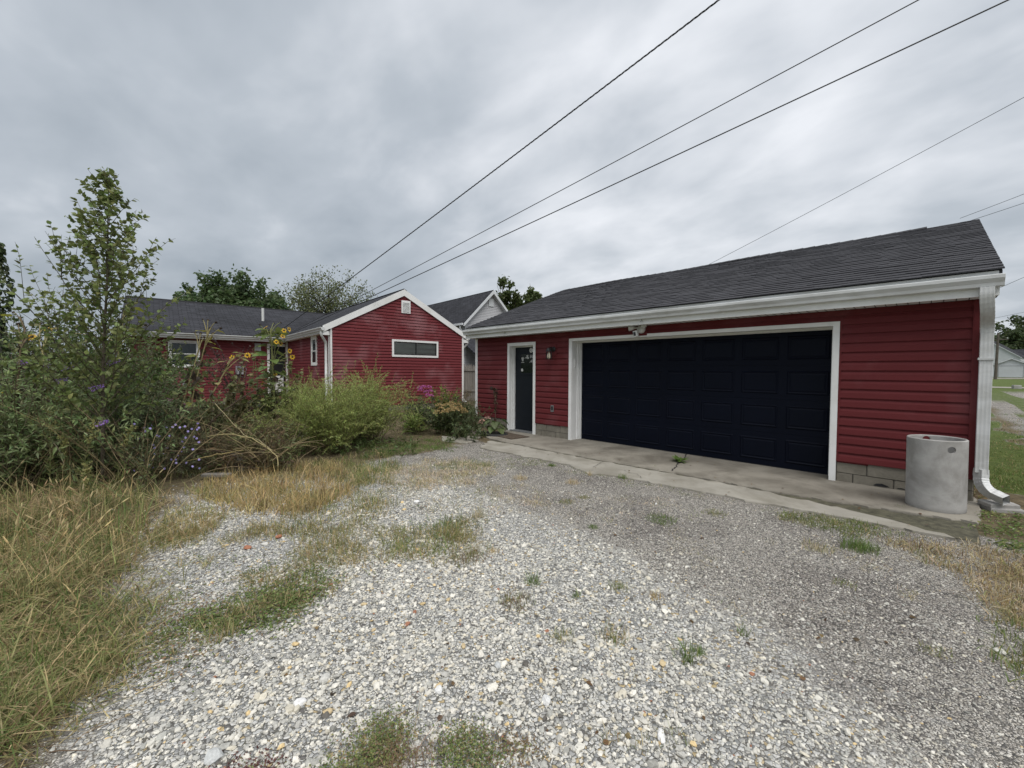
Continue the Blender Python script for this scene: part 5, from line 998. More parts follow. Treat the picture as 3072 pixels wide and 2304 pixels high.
def sunflower(name, base, stem, heads, nleaf, label, leaf_tint=(.095, .125, .040), stem_tint=(.20, .21, .085), r0=.020, lsize=.20, dead_leaves=0):
    t = thing(name, tuple(base), label, 'sunflower', 'sunflowers in the weeds'); ms = MB(); stem = np.array(stem); ms.tube(stem, np.linspace(r0, r0 * .5, len(stem)), 8, np.asarray(stem_tint))
    for (c, kind) in heads:
        c = np.array(c); zt = np.clip(c[2] - .30, stem[0][2] + .2, stem[-1][2] - .02); i = np.argmin(np.abs(stem[:, 2] - zt)); p = stem[i]; midp = (p + c) / 2 + np.array([0, 0, .10]); ms.tube(arc(p, midp, c, 6), np.linspace(.008, .005, 6), 5, np.asarray(stem_tint), False)
        fc = unit(CAM - c) * .55 + unit(np.array([c[0] - stem[-1][0], c[1] - stem[-1][1], .05])) * .5 + G.normal(0, .2, 3); flower_head(t, c, fc, .050 if kind == 'y' else .048, kind == 'd')
    part('stem', ms, 'stalks', t, tint=True)
    tl = np.linspace(.30, .97, nleaf); P, D = along(stem, tl)
    for k in range(nleaf):
        az = k * 2.4 + G.normal(0, .3); d = np.array([[math.cos(az), math.sin(az), .15 - .5 * G.random()]]); mb = MB(); st_ = P[k] + d[0] * .10; mb.tube([P[k], P[k] + d[0] * .05 + [0, 0, .02], st_], .004, 4, np.asarray(stem_tint)); leaves(mb, HEART, st_[None], d, np.array([lsize * G.uniform(.7, 1.1)]), jit(leaf_tint, 1, .2), .25); part('leaf', mb, 'leafage', t, tint=True)
    if dead_leaves:
        ml = MB(); leafed(ml, OVATE, stem[: max(4, len(stem) * 2 // 3)], dead_leaves, .15, (.045, .032, .022), .05, 150, .2, .9); part('foliage', ml, 'leafage', t, tint=True)
    return t
D1 = 8.0; b0 = col_at(828, D1)
stem = [b0, b0 + [.02, 0, .5], at(822, 1180, D1), at(818, 1100, D1), at(815, 1040, D1), at(812, 1000, D1), at(813, 985, D1)]
hd = [((797, 983), 'y'), ((852, 992), 'y'), ((867, 988), 'y'), ((848, 1009), 'y'), ((831, 1012), 'd'), ((829, 1026), 'y'), ((842, 1031), 'y'), ((869, 1053), 'y'), ((877, 1071), 'y'), ((858, 1084), 'd'), ((825, 1122), 'y'), ((775, 1128), 'd'), ((788, 1150), 'y'), ((771, 1080), 'd'), ((780, 974), 'd'), ((822, 969), 'd'), ((843, 968), 'd'), ((833, 1136), 'd'), ((860, 1163), 'd')]
sunflower('sunflower', b0, stem, [(at(u, v, D1 + G.uniform(-.15, .15)), k) for (u, v), k in hd], 34, 'tall green sunflower covered in yellow blooms left of the house corner', dead_leaves=26, lsize=.25)
def leaner(uv, d, r0, tint, heads, label, nleaf=2, dead=14, lt=(.17, .17, .035), ls=.15):
    pts = np.array([at(u, v, dd) for (u, v), dd in zip(uv, np.linspace(d, d + .35, len(uv)))]); pts[0][2] = max(pts[0][2], 0.0); n = 9; tt = np.linspace(0, len(pts) - 1, n); fine = np.stack([np.interp(tt, np.arange(len(pts)), pts[:, k]) for k in range(3)], 1); base = np.array([fine[0][0], fine[0][1], 0.0])
    return sunflower('leaning_sunflower', base, fine, [(at(u, v, d + .3), k) for (u, v), k in heads], nleaf, label, lt, tint, r0, ls, dead)
PT = (.25, .215, .10)
leaner([(505, 1345), (545, 1220), (575, 1120), (597, 1050), (605, 1020)], 6.3, .012, PT, [((602, 1000), 'd'), ((585, 998), 'd'), ((612, 1012), 'd')], 'bare yellow sunflower stalk leaning right, left of a matching pair', 2)
leaner([(555, 1340), (580, 1180), (605, 1075), (622, 1010), (630, 985)], 6.5, .013, PT, [((608, 958), 'd'), ((624, 960), 'd'), ((648, 967), 'd'), ((630, 985), 'd'), ((640, 1000), 'd'), ((662, 985), 'd')], 'tall yellow sunflower stalk with dark spent heads in front of the long wall', 7, 16)
leaner([(612, 1225), (650, 1160), (690, 1085), (720, 1060), (745, 1064)], 6.7, .013, PT, [((697, 1073), 'y'), ((742, 1066), 'y')], 'short leaning stalk with one yellow sunflower in front of the long wall', 7, 6, (.22, .21, .08), .13)
leaner([(60, 1420), (48, 1200), (62, 1050), (75, 990), (60, 950)], 5.4, .014, (.12, .09, .05), [((40, 937), 'd'), ((55, 972), 'd'), ((88, 1012), 'y'), ((96, 1010), 'y'), ((38, 1145), 'd'), ((8, 1185), 'y')], 'withered sunflower with dark heads beside the ivy post', 3, 30)
leaner([(150, 1380), (140, 1150), (128, 1060), (110, 1010), (130, 985)], 5.6, .012, (.26, .23, .10), [((142, 988), 'y'), ((150, 1002), 'd'), ((120, 970), 'd')], 'thin sunflower stalk with a pale bloom left of the sapling', 4, 10, (.16, .17, .05), .11)
leaner([(330, 1250), (350, 1100), (365, 985), (372, 930), (380, 915)], 6.0, .010, PT, [((357, 963), 'd'), ((385, 960), 'd'), ((385, 922), 'd'), ((437, 975), 'd'), ((265, 985), 'd'), ((223, 1000), 'd')], 'thin pale stalk with dark spent heads crossing the sapling', 2, 6)
for u, d, h, nst, lt, lab in ((770, 8.3, 2.05, 14, (.105, .125, .045), 'leafy green stalks just left of the tall sunflower'), (868, 9.0, 1.75, 14, (.12, .135, .05), 'leafy green stalks between the tall sunflower and the back door'), (655, 7.6, 1.85, 14, (.115, .11, .05), 'withering leafy stalks in front of the long wall'), (560, 6.9, 1.15, 16, (.10, .105, .045), 'leafy weeds at the foot of the leaning sunflower stalks')):
    b0 = col_at(u, d); ms, ml = MB(), MB(); bush(b0, nst, h, .20, HEART, .15, 16, lt, ms, ml, .2, .009, (.16, .15, .07), .28, 1, .35, .06, t0=.12, ang=75); bush(b0, nst, h * .8, .3, OVATE, .12, 12, (.075, .055, .035), ms, ml, .5, .006, (.10, .075, .045), .3, 0, .3, .1, ang=120)
    plant_thing('leafy_stalks', b0, lab, 'weed', ms, ml, 'tall leafy stalks in the bed')
def stalk(name, uvd, r0, r1, tint, label):
    pts = np.array([at(u, v, d) for u, v, d in uvd]); pts[:, 2] = np.maximum(pts[:, 2], .02); k = np.linspace(0, len(pts) - 1, 14); fine = np.stack([np.interp(k, np.arange(len(pts)), pts[:, c]) for c in range(3)], 1); fine[1:-1] += G.normal(0, .006, (12, 3))
    solo(name, MB().tube(fine, np.linspace(r0, r1, 14) * .62, 7, np.array(tint) * .75), 'stalks', label, 'stalk', 'fallen stalks', tint=True, base=(fine[0][0], fine[0][1], 0.0))
stalk('fallen_stalk', [(545, 1345, 6.2), (640, 1260, 6.4), (730, 1190, 6.6), (795, 1155, 6.8)], .022, .012, (.075, .05, .032), 'thick dark brown stalk leaning up to the right')
stalk('fallen_stalk', [(480, 1315, 6.0), (600, 1318, 5.9), (705, 1322, 5.9), (780, 1330, 5.9)], .010, .006, (.09, .06, .035), 'dark stalk lying level across the weeds')
stalk('fallen_stalk', [(560, 1384, 5.6), (640, 1366, 5.6), (700, 1356, 5.7), (730, 1350, 5.7)], .013, .008, (.34, .27, .11), 'short yellow stalk lying low above the gravel'); stalk('fallen_stalk', [(620, 1310, 5.9), (690, 1300, 5.9), (760, 1316, 5.8), (810, 1345, 5.7), (832, 1375, 5.6), (834, 1400, 5.5)], .011, .009, (.42, .35, .17), 'pale yellow stalk bowing over to the ground')
stalk('fallen_stalk', [(645, 1210, 6.2), (690, 1260, 6.1), (740, 1312, 6.0), (775, 1318, 5.9), (815, 1352, 5.8)], .008, .007, (.42, .36, .20), 'thin pale straw crossing the dark stalk'); stalk('fallen_stalk', [(515, 1325, 6.0), (570, 1270, 6.2), (630, 1225, 6.4)], .010, .007, PT, 'yellow stalk sloping up beside the pale flowers')
# ------------------------------------------------------------------ dark twiggy little tree before the long wall
b0 = col_at(697, 8.6); ms, ml = MB(), MB(); tr_ = path(b0, (0, 0, 1), 1.25, 7, 0, .03); ms.tube(tr_, np.linspace(.022, .014, 7), 6, np.array((.06, .05, .045)))
for k in range(26):
    q, dd = along(tr_, np.array([G.uniform(.45, 1)])); az = G.uniform(0, 6.283); pts = path(q[0], (math.cos(az) * .5, math.sin(az) * .5, 1), G.uniform(.5, 1.15), 7, -.05, .1); ms.tube(pts, np.linspace(.007, .0015, 7), 4, np.array((.055, .042, .04)), False); leafed(ml, OVATE, pts, 9, .055, (.045, .030, .028), .2, 60, .3, .8)
    for _k in range(2): q2, d2 = along(pts, np.array([G.uniform(.3, .9)])); s2 = path(q2[0], d2[0] + G.normal(0, .5, 3), .35, 5, 0, .1); ms.tube(s2, np.linspace(.0035, .001, 5), 3, np.array((.055, .042, .04)), False); leafed(ml, OVATE, s2, 4, .05, (.050, .032, .028), .2, 60, .3, .8)
plant_thing('twiggy_tree', b0, 'small twiggy tree with sparse dark leaves in front of the long wall', 'tree', ms, ml, lname='crown')
# ------------------------------------------------------------------ weeds with plumes, asters, low greenery
def goldenrod(u, d, h, lab, tint=(.115, .135, .05), plume=(.26, .25, .10)):
    b0 = col_at(u, d); ms, ml, mp = MB(), MB(), MB(); pts = path(b0, (G.normal(0, .08), G.normal(0, .08), 1), h, 8, .03, .03); ms.tube(pts, np.linspace(.006, .002, 8), 5, np.array((.12, .12, .05)), False); leafed(ml, NARROW, pts, 70, .12, tint, .08, 55, .6, .6)
    for _ in range(22):
        q, dd = along(pts, np.array([G.uniform(.66, 1)])); s_ = path(q[0], dd[0] + unit(G.normal(size=3)) * 1.1, .10 * h, 4, .3, .1); leafed(mp, DIAM, s_, 16, .018, plume, .1, 70, .2, 1.0)
    t = plant_thing('goldenrod', b0, lab, 'weed', ms, ml, 'plumed weeds at the edge of the bushes'); part('plume', mp, 'leafage', t, tint=True)
goldenrod(135, 4.7, 1.05, 'tall plumed weed at left, in front of the butterfly bush'); goldenrod(222, 4.7, .92, 'slender plumed weed below the sapling'); goldenrod(335, 4.9, .82, 'plumed weed right of the sapling foot'); goldenrod(272, 4.1, .55, 'short plumed weed standing in the dry grass'); goldenrod(180, 4.9, .7, 'green plumed weed between two taller ones')
ab = col_at(500, 5.7); ms, ml, mp = MB(), MB(), MB(); bush(ab, 110, .80, .60, NARROW, .075, 22, (.075, .085, .045), ms, ml, .8, .003, (.10, .08, .05), .35, 2, .3, .1)
n = 130; uu = G.uniform(400, 600, n); vv = G.uniform(1268, 1415, n); Pq = np.array([at(a, b_, G.uniform(5.3, 5.9)) for a, b_ in zip(uu, vv)])
t = plant_thing('aster', ab, 'sprawling aster with small pale violet flowers above the gravel edge', 'plant', ms, ml)
for k in range(60):
    c = Pq[k]; th = np.linspace(0, 6.283, 9, endpoint=False); f = unit(CAM - c) + G.normal(0, .4, 3); a = unit(np.cross(f, (0, .1, 1))); b_ = np.cross(unit(f), a); mp = MB(); leaves(mp, DIAM, np.repeat(c[None], 9, 0), np.cos(th)[:, None] * a + np.sin(th)[:, None] * b_, np.full(9, .017), jit((.34, .29, .56), 9, .2, .05), .1, f); part('flower', mp, 'petals', t, tint=True)
t = clump('phlox', 525, 7.6, .85, .3, 40, LANCE, .1, 18, (.055, .065, .03), 'dim phlox with small pink flowers in front of the long wall', base_r=.4); blooms(t, [(500, 1200, 7.4), (512, 1203, 7.4), (492, 1207, 7.4), (548, 1216, 7.4), (558, 1219, 7.4), (575, 1244, 7.3), (480, 1205, 7.4)], .045, (.42, .13, .30), 36, sz=.022)
# undergrowth that closes the gaps: leafy mass nobody could count
ml, ms = MB(), MB()
def mix3(): return np.array([(.20, .15, .085), (.09, .06, .04), (.27, .22, .11)][int(G.integers(0, 3))]) * G.uniform(.7, 1.2)
def under(n, u0, u1, d0, d1, h, tint, tpl, ls, per):
    for _ in range(n):
        b0 = col_at(G.uniform(u0, u1), G.uniform(d0, d1)); hh = h * G.uniform(.5, 1.1); pts = path(b0, (G.normal(0, .3), G.normal(0, .3), 1), hh, 5, .4, .1); ms.tube(pts, .003, 3, np.array((.10, .085, .045)), False); leafed(ml, tpl, pts, per, ls, tint, .1, 60, .2, .8)
under(330, -60, 480, 4.9, 7.5, .75, (.105, .13, .055), LANCE, .10, 14); under(330, 420, 900, 6.0, 10.5, .62, (.095, .105, .045), LANCE, .09, 12); under(140, 540, 860, 5.8, 7.6, .55, (.085, .065, .035), NARROW, .13, 12); under(260, 900, 1320, 9.5, 13.2, .55, (.075, .095, .035), LANCE, .08, 10); under(120, 880, 1250, 6.9, 8.6, .22, (.070, .10, .032), LANCE, .10, 9); under(80, 1380, 1440, 9.5, 13.0, .8, (.065, .08, .03), LANCE, .1, 14)
under(380, 450, 880, 5.9, 8.8, .78, (.125, .135, .055), LANCE, .10, 14); under(200, 470, 900, 7.0, 10.5, .9, (.10, .125, .05), OVATE, .09, 14); under(160, 470, 860, 5.8, 7.8, .8, (.14, .10, .055), NARROW, .12, 14)
for _ in range(260):                                              # tangle of dry stems
    b0 = col_at(G.uniform(470, 880), G.uniform(5.8, 8.2)); a_ = G.uniform(0, 6.283); pts = path(b0 + [0, 0, G.uniform(0, .35)], (math.cos(a_), math.sin(a_), G.uniform(.05, 1.4)), G.uniform(.5, 1.2), 7, .7, .10); ms.tube(pts, np.linspace(.0055, .002, 7), 4, mix3(), False)
for _ in range(160):
    b0 = col_at(G.uniform(-40, 480), G.uniform(4.9, 6.2)); a_ = G.uniform(0, 6.283); pts = path(b0, (math.cos(a_) * .5, math.sin(a_) * .5, 1), G.uniform(.6, 1.5), 7, .35, .08); ms.tube(pts, np.linspace(.005, .002, 7), 4, mix3(), False); leafed(ml, NARROW, pts, 10, .07, (.13, .10, .05), .4, 60)
solo('undergrowth', ms, 'stalks', 'thin stems of the weedy undergrowth below the bushes', kind='stuff', tint=True); solo('undergrowth', ml, 'leafage', 'weedy green undergrowth filling the bed below the bushes', kind='stuff', tint=True)
# stump and board in the bed
o = solo('tree_stump', MB().lathe([(.17, 0), (.13, .06), (.115, .14), (.11, .24), (.10, .25), (0, .255)], (0, 0, 0), 14), 'grey_wood', 'grey weathered stump among the fallen stalks', 'stump', smooth=False); o.location = tuple(col_at(700, 6.15)); chunk('driftwood', tuple(ground_at(650, 1428)), .17, .04, .035, R(62), 'grey_wood', 'grey weathered plank end at the gravel edge', 'wood', 34, tilt=.1)

# ------------------------------------------------------------------ trees
def tree(name, base, trunk_h, cc, cr, nlimb, nleaf, tpl, ls, tint, label, group=None, bark=(.06, .05, .042), spread=.5, r0=.18, twig=3, surf=.55):
    base = np.array(base, float); cc = np.array(cc, float); cr = np.array(cr, float); ms, ml = MB(), MB(); top = cc + [0, 0, cr[2] * .3]; tk = arc(base, base + (top - base) * [.3, .3, .6], top, 8); ms.tube(tk, np.linspace(r0, r0 * .3, 8), 8, np.array(bark))
    for _ in range(nlimb):
        q = unit(G.normal(size=3)); tgt = cc + q * cr * (surf + (1 - surf) * G.random()); i = int(G.integers(2, 7)); p = tk[i]; mid = (p + tgt) / 2 + np.array([0, 0, -.1]) * np.linalg.norm(tgt - p) + G.normal(0, .06, 3) * cr; pts = arc(p, mid, tgt, 7); ms.tube(pts, np.linspace(r0 * .3, r0 * .05, 7), 5, np.array(bark), False)
        for _k in range(twig):
            q2, d2 = along(pts, np.array([G.uniform(.45, 1.0)])); tw = path(q2[0], d2[0] + G.normal(0, .6, 3) + [0, 0, .3], float(np.mean(cr)) * .30, 5, 0, .15); ms.tube(tw, np.linspace(r0 * .07, r0 * .02, 5), 4, np.array(bark), False)
            n = max(1, nleaf // max(1, nlimb * twig)); P, _d = along(tw, G.random(n)); P = P + G.normal(0, spread * float(np.mean(cr)) * .14, (n, 3)); leaves(ml, tpl, P, G.normal(0, 1, (n, 3)) + [0, 0, -.3], ls * G.uniform(.7, 1.2, n), jit(tint, n, .3, .1), .8)
    t = thing(name, tuple(base), label, 'tree', group); part('trunk', ms, 'stalks', t, tint=True); part('crown', ml, 'leafage', t, tint=True); return t
def up(u, v, d): return at(u, v, d)
def gnd(u, d): p = at(u, 1112, d); return np.array([p[0], p[1], float(terrain(p[0], p[1]))])
def px_m(n, d): return n * d / FPX
TG = 'trees behind the buildings'
tree('leafy_tree', gnd(735, 36), 5, up(735, 935, 36), (px_m(150, 36), px_m(150, 36), px_m(95, 36)), 110, 40000, DIAM, .36, (.060, .090, .036), 'broad dark green tree behind the long house roof', TG, r0=.25, surf=.5)
tree('leafy_tree', gnd(570, 40), 5, up(575, 940, 40), (px_m(75, 40), px_m(75, 40), px_m(75, 40)), 36, 11000, DIAM, .36, (.055, .088, .034), 'smaller green tree showing left of the broad tree behind the long roof', TG, r0=.2)
tree('sparse_tree', gnd(985, 30), 4, up(985, 905, 30), (px_m(125, 30), px_m(125, 30), px_m(95, 30)), 80, 9000, OVATE, .14, (.115, .130, .060), 'sparse thin-leaved tree above the house wing', TG, bark=(.045, .04, .036), r0=.16, twig=4, surf=.6)
tree('leafy_tree', gnd(1515, 34), 5, up(1518, 905, 34), (px_m(52, 34), px_m(52, 34), px_m(75, 34)), 34, 6500, DIAM, .28, (.060, .078, .028), 'green tree between the pale house and the garage roof, left crown', TG, r0=.2); tree('leafy_tree', gnd(1592, 34), 5, up(1590, 915, 34), (px_m(42, 34), px_m(42, 34), px_m(66, 34)), 26, 4600, DIAM, .27, (.066, .086, .030), 'green tree rising over the garage roof, right of its twin', TG, r0=.18)
for u, v, d, w, h, lab in ((3010, 1010, 125, 60, 40, 'dark green tree beyond the far white garage, left of a pair'), (3085, 985, 135, 70, 60, 'tall dark green tree beyond the far white garage, right of a pair'), (2950, 1030, 120, 55, 40, 'dark tree behind the utility pole')): tree('far_tree', gnd(u, d), 5, up(u, v + 10, d), (px_m(w, d), px_m(w, d), px_m(h, d)), 40, 3600, DIAM, 1.0, (.052, .070, .030), lab, 'trees beyond the lane', r0=.4)
tree('leafy_tree', gnd(1310, 60), 5, up(1318, 930, 60), (px_m(26, 60), px_m(26, 60), px_m(14, 60)), 12, 500, DIAM, .3, (.06, .075, .03), 'distant treetop just above the pale house ridge', TG, r0=.15)
# ------------------------------------------------------------------ gravel
g_ = np.random.default_rng(21)
def rock_tpl(seed):
    rg = np.random.default_rng(seed); ph = (1 + 5 ** .5) / 2
    v = unit(np.array([(-1, ph, 0), (1, ph, 0), (-1, -ph, 0), (1, -ph, 0), (0, -1, ph), (0, 1, ph), (0, -1, -ph), (0, 1, -ph), (ph, 0, -1), (ph, 0, 1), (-ph, 0, -1), (-ph, 0, 1)], float))
    f = [(0, 11, 5), (0, 5, 1), (0, 1, 7), (0, 7, 10), (0, 10, 11), (1, 5, 9), (5, 11, 4), (11, 10, 2), (10, 7, 6), (7, 1, 8), (3, 9, 4), (3, 4, 2), (3, 2, 6), (3, 6, 8), (3, 8, 9), (4, 9, 5), (2, 4, 11), (6, 2, 10), (8, 6, 7), (9, 8, 1)]
    for _ in range(5):
        n = unit(rg.normal(size=3)); d = rg.uniform(.45, .8); k = v @ n; v = v - np.where(k > d, k - d, 0)[:, None] * n
    v *= rg.uniform(.85, 1.15, (12, 1)); return (v, [np.array([t for t in f if v[list(t)].mean(0)[2] > -.3])])
ROCKS = [rock_tpl(100 + k) for k in range(9)]
def stone_tints(n, white):
    base = np.array([(.55, .55, .53), (.64, .635, .61), (.44, .445, .44), (.37, .38, .375), (.56, .54, .48), (.27, .275, .27), (.13, .125, .12), (.58, .46, .27), (.30, .15, .10)])
    p = np.array([.27, .20, .20, .12, .115, .055, .023, .014, .003]); c = base[g_.choice(9, n, p=p)]; return np.clip(c * g_.uniform(.85, 1.12, (n, 1)) * np.where(white[:, None], 1.02, .90) * np.array([1.035, 1.0, .925]), .02, .85)
def scatter(r0, r1, dens, half=R(60)):
    area = half * (r1 * r1 - r0 * r0); n = int(area * dens); r = np.sqrt(g_.uniform(r0 * r0, r1 * r1, n)); a = YAW + g_.uniform(-half, half, n); return CAM[0] + r * np.sin(a), CAM[1] + r * np.cos(a), r
mb = MB(); XS, YS, RS = [], [], []
for r0, r1, dn in ((1.15, 2.4, 6300), (2.4, 3.6, 4400), (3.6, 5.2, 2200), (5.2, 7.0, 1150), (7.0, 9.5, 300)):
    x, y, r = scatter(r0, r1, dn); XS.append(x); YS.append(y); RS.append(r)
x, y, r = map(np.concatenate, (XS, YS, RS)); wz, sz, lz = zones(x, y)
patch = 0.5 + 0.5 * np.clip(wob(x, y, 1.7, 5.0), -1, 1)
keep = (g_.random(len(x)) < np.clip(wz * (.80 + .35 * patch) + (1 - sz - lz - wz) * .50 + sz * .04, 0, 1)) & ~((y > -1.95) & (x > -2.4) & (x < 5.8))
x, y, r, wz = x[keep], y[keep], r[keep], wz[keep]; n = len(x); white = g_.random(n) < wz
coarse = np.clip(wob(x, y, 1.1, 2.0) * .5 + .5, 0, 1)
rad = np.exp(g_.normal(math.log(.0056), .48, n)) * (.85 + .40 * coarse); rad = np.where(white, np.clip(rad, .0038, .024), np.clip(rad * .62, .0032, .010)) * np.where(r > 5, 1.25, 1.0)
wi = g_.integers(0, 9, n); tint = stone_tints(n, white); z = terrain(x, y)
az = g_.uniform(0, 6.283, n); tz = g_.normal(0, .22, (n, 2)); Zd = unit(np.c_[tz, np.ones(n)]); Xd = unit(np.cross(np.c_[-np.sin(az), np.cos(az), np.zeros(n)], Zd)); Yd = np.cross(Zd, Xd)
S = np.c_[rad * g_.uniform(.9, 1.5, n), rad * g_.uniform(.75, 1.1, n), rad * g_.uniform(.5, .85, n)]
for k in range(9):
    m_ = wi == k; mb.inst(ROCKS[k], np.c_[x, y, z + rad * .22][m_], Xd[m_], Yd[m_], Zd[m_], S[m_], tint[m_])
solo('gravel', mb, 'gravel_stone', 'loose white and grey crushed limestone gravel over the drive', kind='stuff', tint=True)
big = [(1318, 2048, .030, 'white limestone lump above the weed mat at the bottom edge'), (1487, 1782, .024, 'grey stone just left of the reddish brown weed'), (975, 2010, .030, 'flat grey stone in the gravel at lower left'), (900, 2085, .026, 'grey stone left of the weed mat at the bottom edge'), (1640, 2080, .030, 'long grey stone right of the weed mat at the bottom edge'), (1495, 1975, .024, 'white stone near the middle of the gravel'), (3003, 1940, .026, 'single white stone on the fine aggregate at far right'), (1250, 1500, .034, 'pale rock at the far edge of the gravel above the broad clump'), (1968, 1510, .018, 'small white stone on the dark aggregate below the walkway'), (640, 2255, .036, 'large flat grey stone near the lower left corner'), (795, 1625, .030, 'pale rock beside the orange brick fragment'), (1985, 2195, .028, 'grey angular stone at the bottom right of the gravel')]
for k, (u, v, s_, lab) in enumerate(big):
    p = ground_at(u, v); tn = [(.66, .66, .645), (.48, .49, .48), (.56, .55, .51), (.70, .695, .68)][k % 4]
    o = link('stone', rock_mesh(s_ * g_.uniform(.95, 1.35), s_ * g_.uniform(.75, 1), s_ * g_.uniform(.5, .7), 300 + k, tn, 2), 'gravel_stone'); o.location = (p[0], p[1], float(terrain(p[0], p[1])) + s_ * .2); o.rotation_euler = (g_.normal(0, .15), g_.normal(0, .15), g_.uniform(0, 6.28))
    tag(o, lab, 'stone', 'larger stones lying in the gravel')
for (u, v, s_, lab) in ((1345, 1785, .020, 'ochre yellow stone in the gravel right of the creeping weeds'), (1092, 1796, .020, 'ochre yellow stone, leftmost of the yellow ones on the drive'), (1120, 1868, .015, 'small ochre stone below the leftmost yellow stone'), (1390, 1918, .020, 'ochre yellow stone at the middle of the drive'), (1987, 1974, .022, 'tan stone in the gravel at right'), (980, 2115, .022, 'tan stone in the gravel near the lower left')):
    p = ground_at(u, v); o = link('yellow_stone', rock_mesh(s_ * 1.15, s_ * .8, s_ * .6, int(u), (.54, .43, .26)), 'gravel_stone'); o.location = (p[0], p[1], float(terrain(p[0], p[1])) + s_ * .3); o.rotation_euler = (0.1, 0, u * .7); tag(o, lab, 'stone', 'yellow stones in the gravel')
for (u, v, lab) in ((838, 1604, 'orange brick fragment on the gravel, rightmost of three'), (742, 1636, 'orange brick fragment on the gravel, between two others'), (512, 1612, 'orange brick fragment at the edge of the dry grass')):
    p = ground_at(u, v); o = link('brick_fragment', rock_mesh(.042, .028, .018, int(u) + 1, (.34, .15, .09)), 'gravel_stone'); o.location = (p[0], p[1], float(terrain(p[0], p[1])) + .012); o.rotation_euler = (0, .1, u); tag(o, lab, 'brick', 'orange brick fragments')

# ------------------------------------------------------------------ grass
def blades(mb, P, h, lean, wdt, tint, curl=1.0):
    n = len(P)
    if n == 0: return
    az = g_.uniform(0, 6.283, n) if not isinstance(lean, tuple) else lean[1] + g_.normal(0, lean[2], n); la = np.abs(g_.normal(0, lean if not isinstance(lean, tuple) else lean[0], n)); L = np.c_[np.cos(az), np.sin(az), np.zeros(n)]; wd = g_.uniform(0, 6.283, n); Wv = np.c_[np.cos(wd), np.sin(wd), np.zeros(n)]
    rows = []
    for t_, w_ in ((0, 1.0), (.35, .9), (.72, .6), (1.0, 0)):
        c = P + L * (la * h * (t_ ** (1.4 * curl)))[:, None] + np.c_[np.zeros((n, 2)), h * (t_ - .33 * np.minimum(la, 1.5) * t_ * t_)]
        rows += [c + Wv * (wdt * w_ * .5)[:, None], c - Wv * (wdt * w_ * .5)[:, None]] if w_ else [c]
    v = np.stack(rows, 1); k = 7; off = np.arange(n)[:, None, None] * k
    q = (np.array([(0, 1, 3, 2), (2, 3, 5, 4)])[None] + off).reshape(-1, 4); tr = (np.array([(4, 5, 6)])[None] + off).reshape(-1, 3)
    mb.add(v.reshape(-1, 3), [q, tr], np.repeat(tint, 7, 0))
DRY, GOLD, STRAW, OLIVE, GREEN, LUSH, BRN = (.40, .315, .165), (.45, .335, .15), (.54, .455, .32), (.205, .215, .080), (.118, .165, .048), (.115, .185, .042), (.20, .14, .08)
def mix_tint(n, mix):
    cs = np.array([c for c, _ in mix]); p = np.array([w for _, w in mix], float); return np.clip(cs[g_.choice(len(mix), n, p=p / p.sum())] * g_.uniform(.75, 1.45, (n, 1)) * g_.uniform(.93, 1.07, (n, 3)), .005, .8)
def sample_poly(pts, n, clump=0, cr=.06):
    us, vs = np.array(pts, float).T; outu, outv = [], []; m_ = clump if clump else n
    while sum(map(len, outu)) < m_:
        u = g_.uniform(us.min(), us.max(), m_); v = g_.uniform(vs.min(), vs.max(), m_); k = in_poly(u, v, pts); outu.append(u[k]); outv.append(v[k])
    u, v = np.concatenate(outu)[:m_], np.concatenate(outv)[:m_]; P = np.array([ground_at(a, b) for a, b in zip(u, v)])
    global CL
    CL = None
    if clump: CL = i = g_.integers(0, m_, n); P = P[i] + np.c_[g_.normal(0, cr, (n, 2)), np.zeros(n)]
    P[:, 2] = terrain(P[:, 0], P[:, 1]) - .004; return P
def ell(u, v, ru, rv): return [(u + ru * math.cos(a), v + rv * math.sin(a)) for a in np.linspace(0, 6.283, 18, endpoint=False)]
def turf(mb, pts, n, h0, h1, mix, lean=.55, w=.0035, clump=0, cr=.05):
    n = int(n * .8); w *= 1.45
    P = sample_poly(pts, n, clump, cr); h = g_.uniform(h0, h1, n) * g_.uniform(.45, 1, n); tn = mix_tint(n, mix)
    if CL is not None:                                             # each clump has its own colour and height
        cm = int(CL.max()) + 1; ct = mix_tint(cm, mix); ch = g_.uniform(.55, 1.15, cm); own = g_.random(n) < .68; tn[own] = ct[CL[own]] * g_.uniform(.8, 1.15, (int(own.sum()), 1)); h = h * ch[CL]
    blades(mb, P, h, lean, w * g_.uniform(.5, 1.5, n), tn)
def creep(mb, pts, n, h, mix, ls=.014, clump=60, cr=.07):
    P = sample_poly(pts, n, clump, cr); P[:, 2] += .006 + np.abs(g_.normal(0, h, n)); X, Y, Z = frames(g_.normal(0, 1, (n, 3)) * [1, 1, .35], .5); mb.inst(DIAM, P, X, Y, Z, ls * g_.uniform(.6, 1.3, n), mix_tint(n, mix))
def stuff(name, mb, label, mat='grass_blades'): return solo(name, mb, mat, label, kind='stuff', tint=True)
mb = MB()
turf(mb, [(-200, 1455), (120, 1445), (300, 1450), (430, 1475), (500, 1500), (450, 1570), (400, 1650), (330, 1730), (0, 1810), (-300, 1810)], 13500, .10, .36, [(DRY, 34), (GOLD, 6), (OLIVE, 30), (GREEN, 20), (BRN, 10)], 1.5, .0042, 300, .10); turf(mb, [(-200, 1455), (120, 1445), (430, 1475), (500, 1500), (400, 1650), (330, 1730), (0, 1810), (-300, 1810)], 4500, .04, .10, [(BRN, 45), (DRY, 55)], 3.0, .004, 300, .14)
turf(mb, [(-50, 1440), (520, 1440), (430, 1650), (0, 1700)], 420, .35, .62, [(DRY, 45), (OLIVE, 30), (GREEN, 25)], .8, .005)
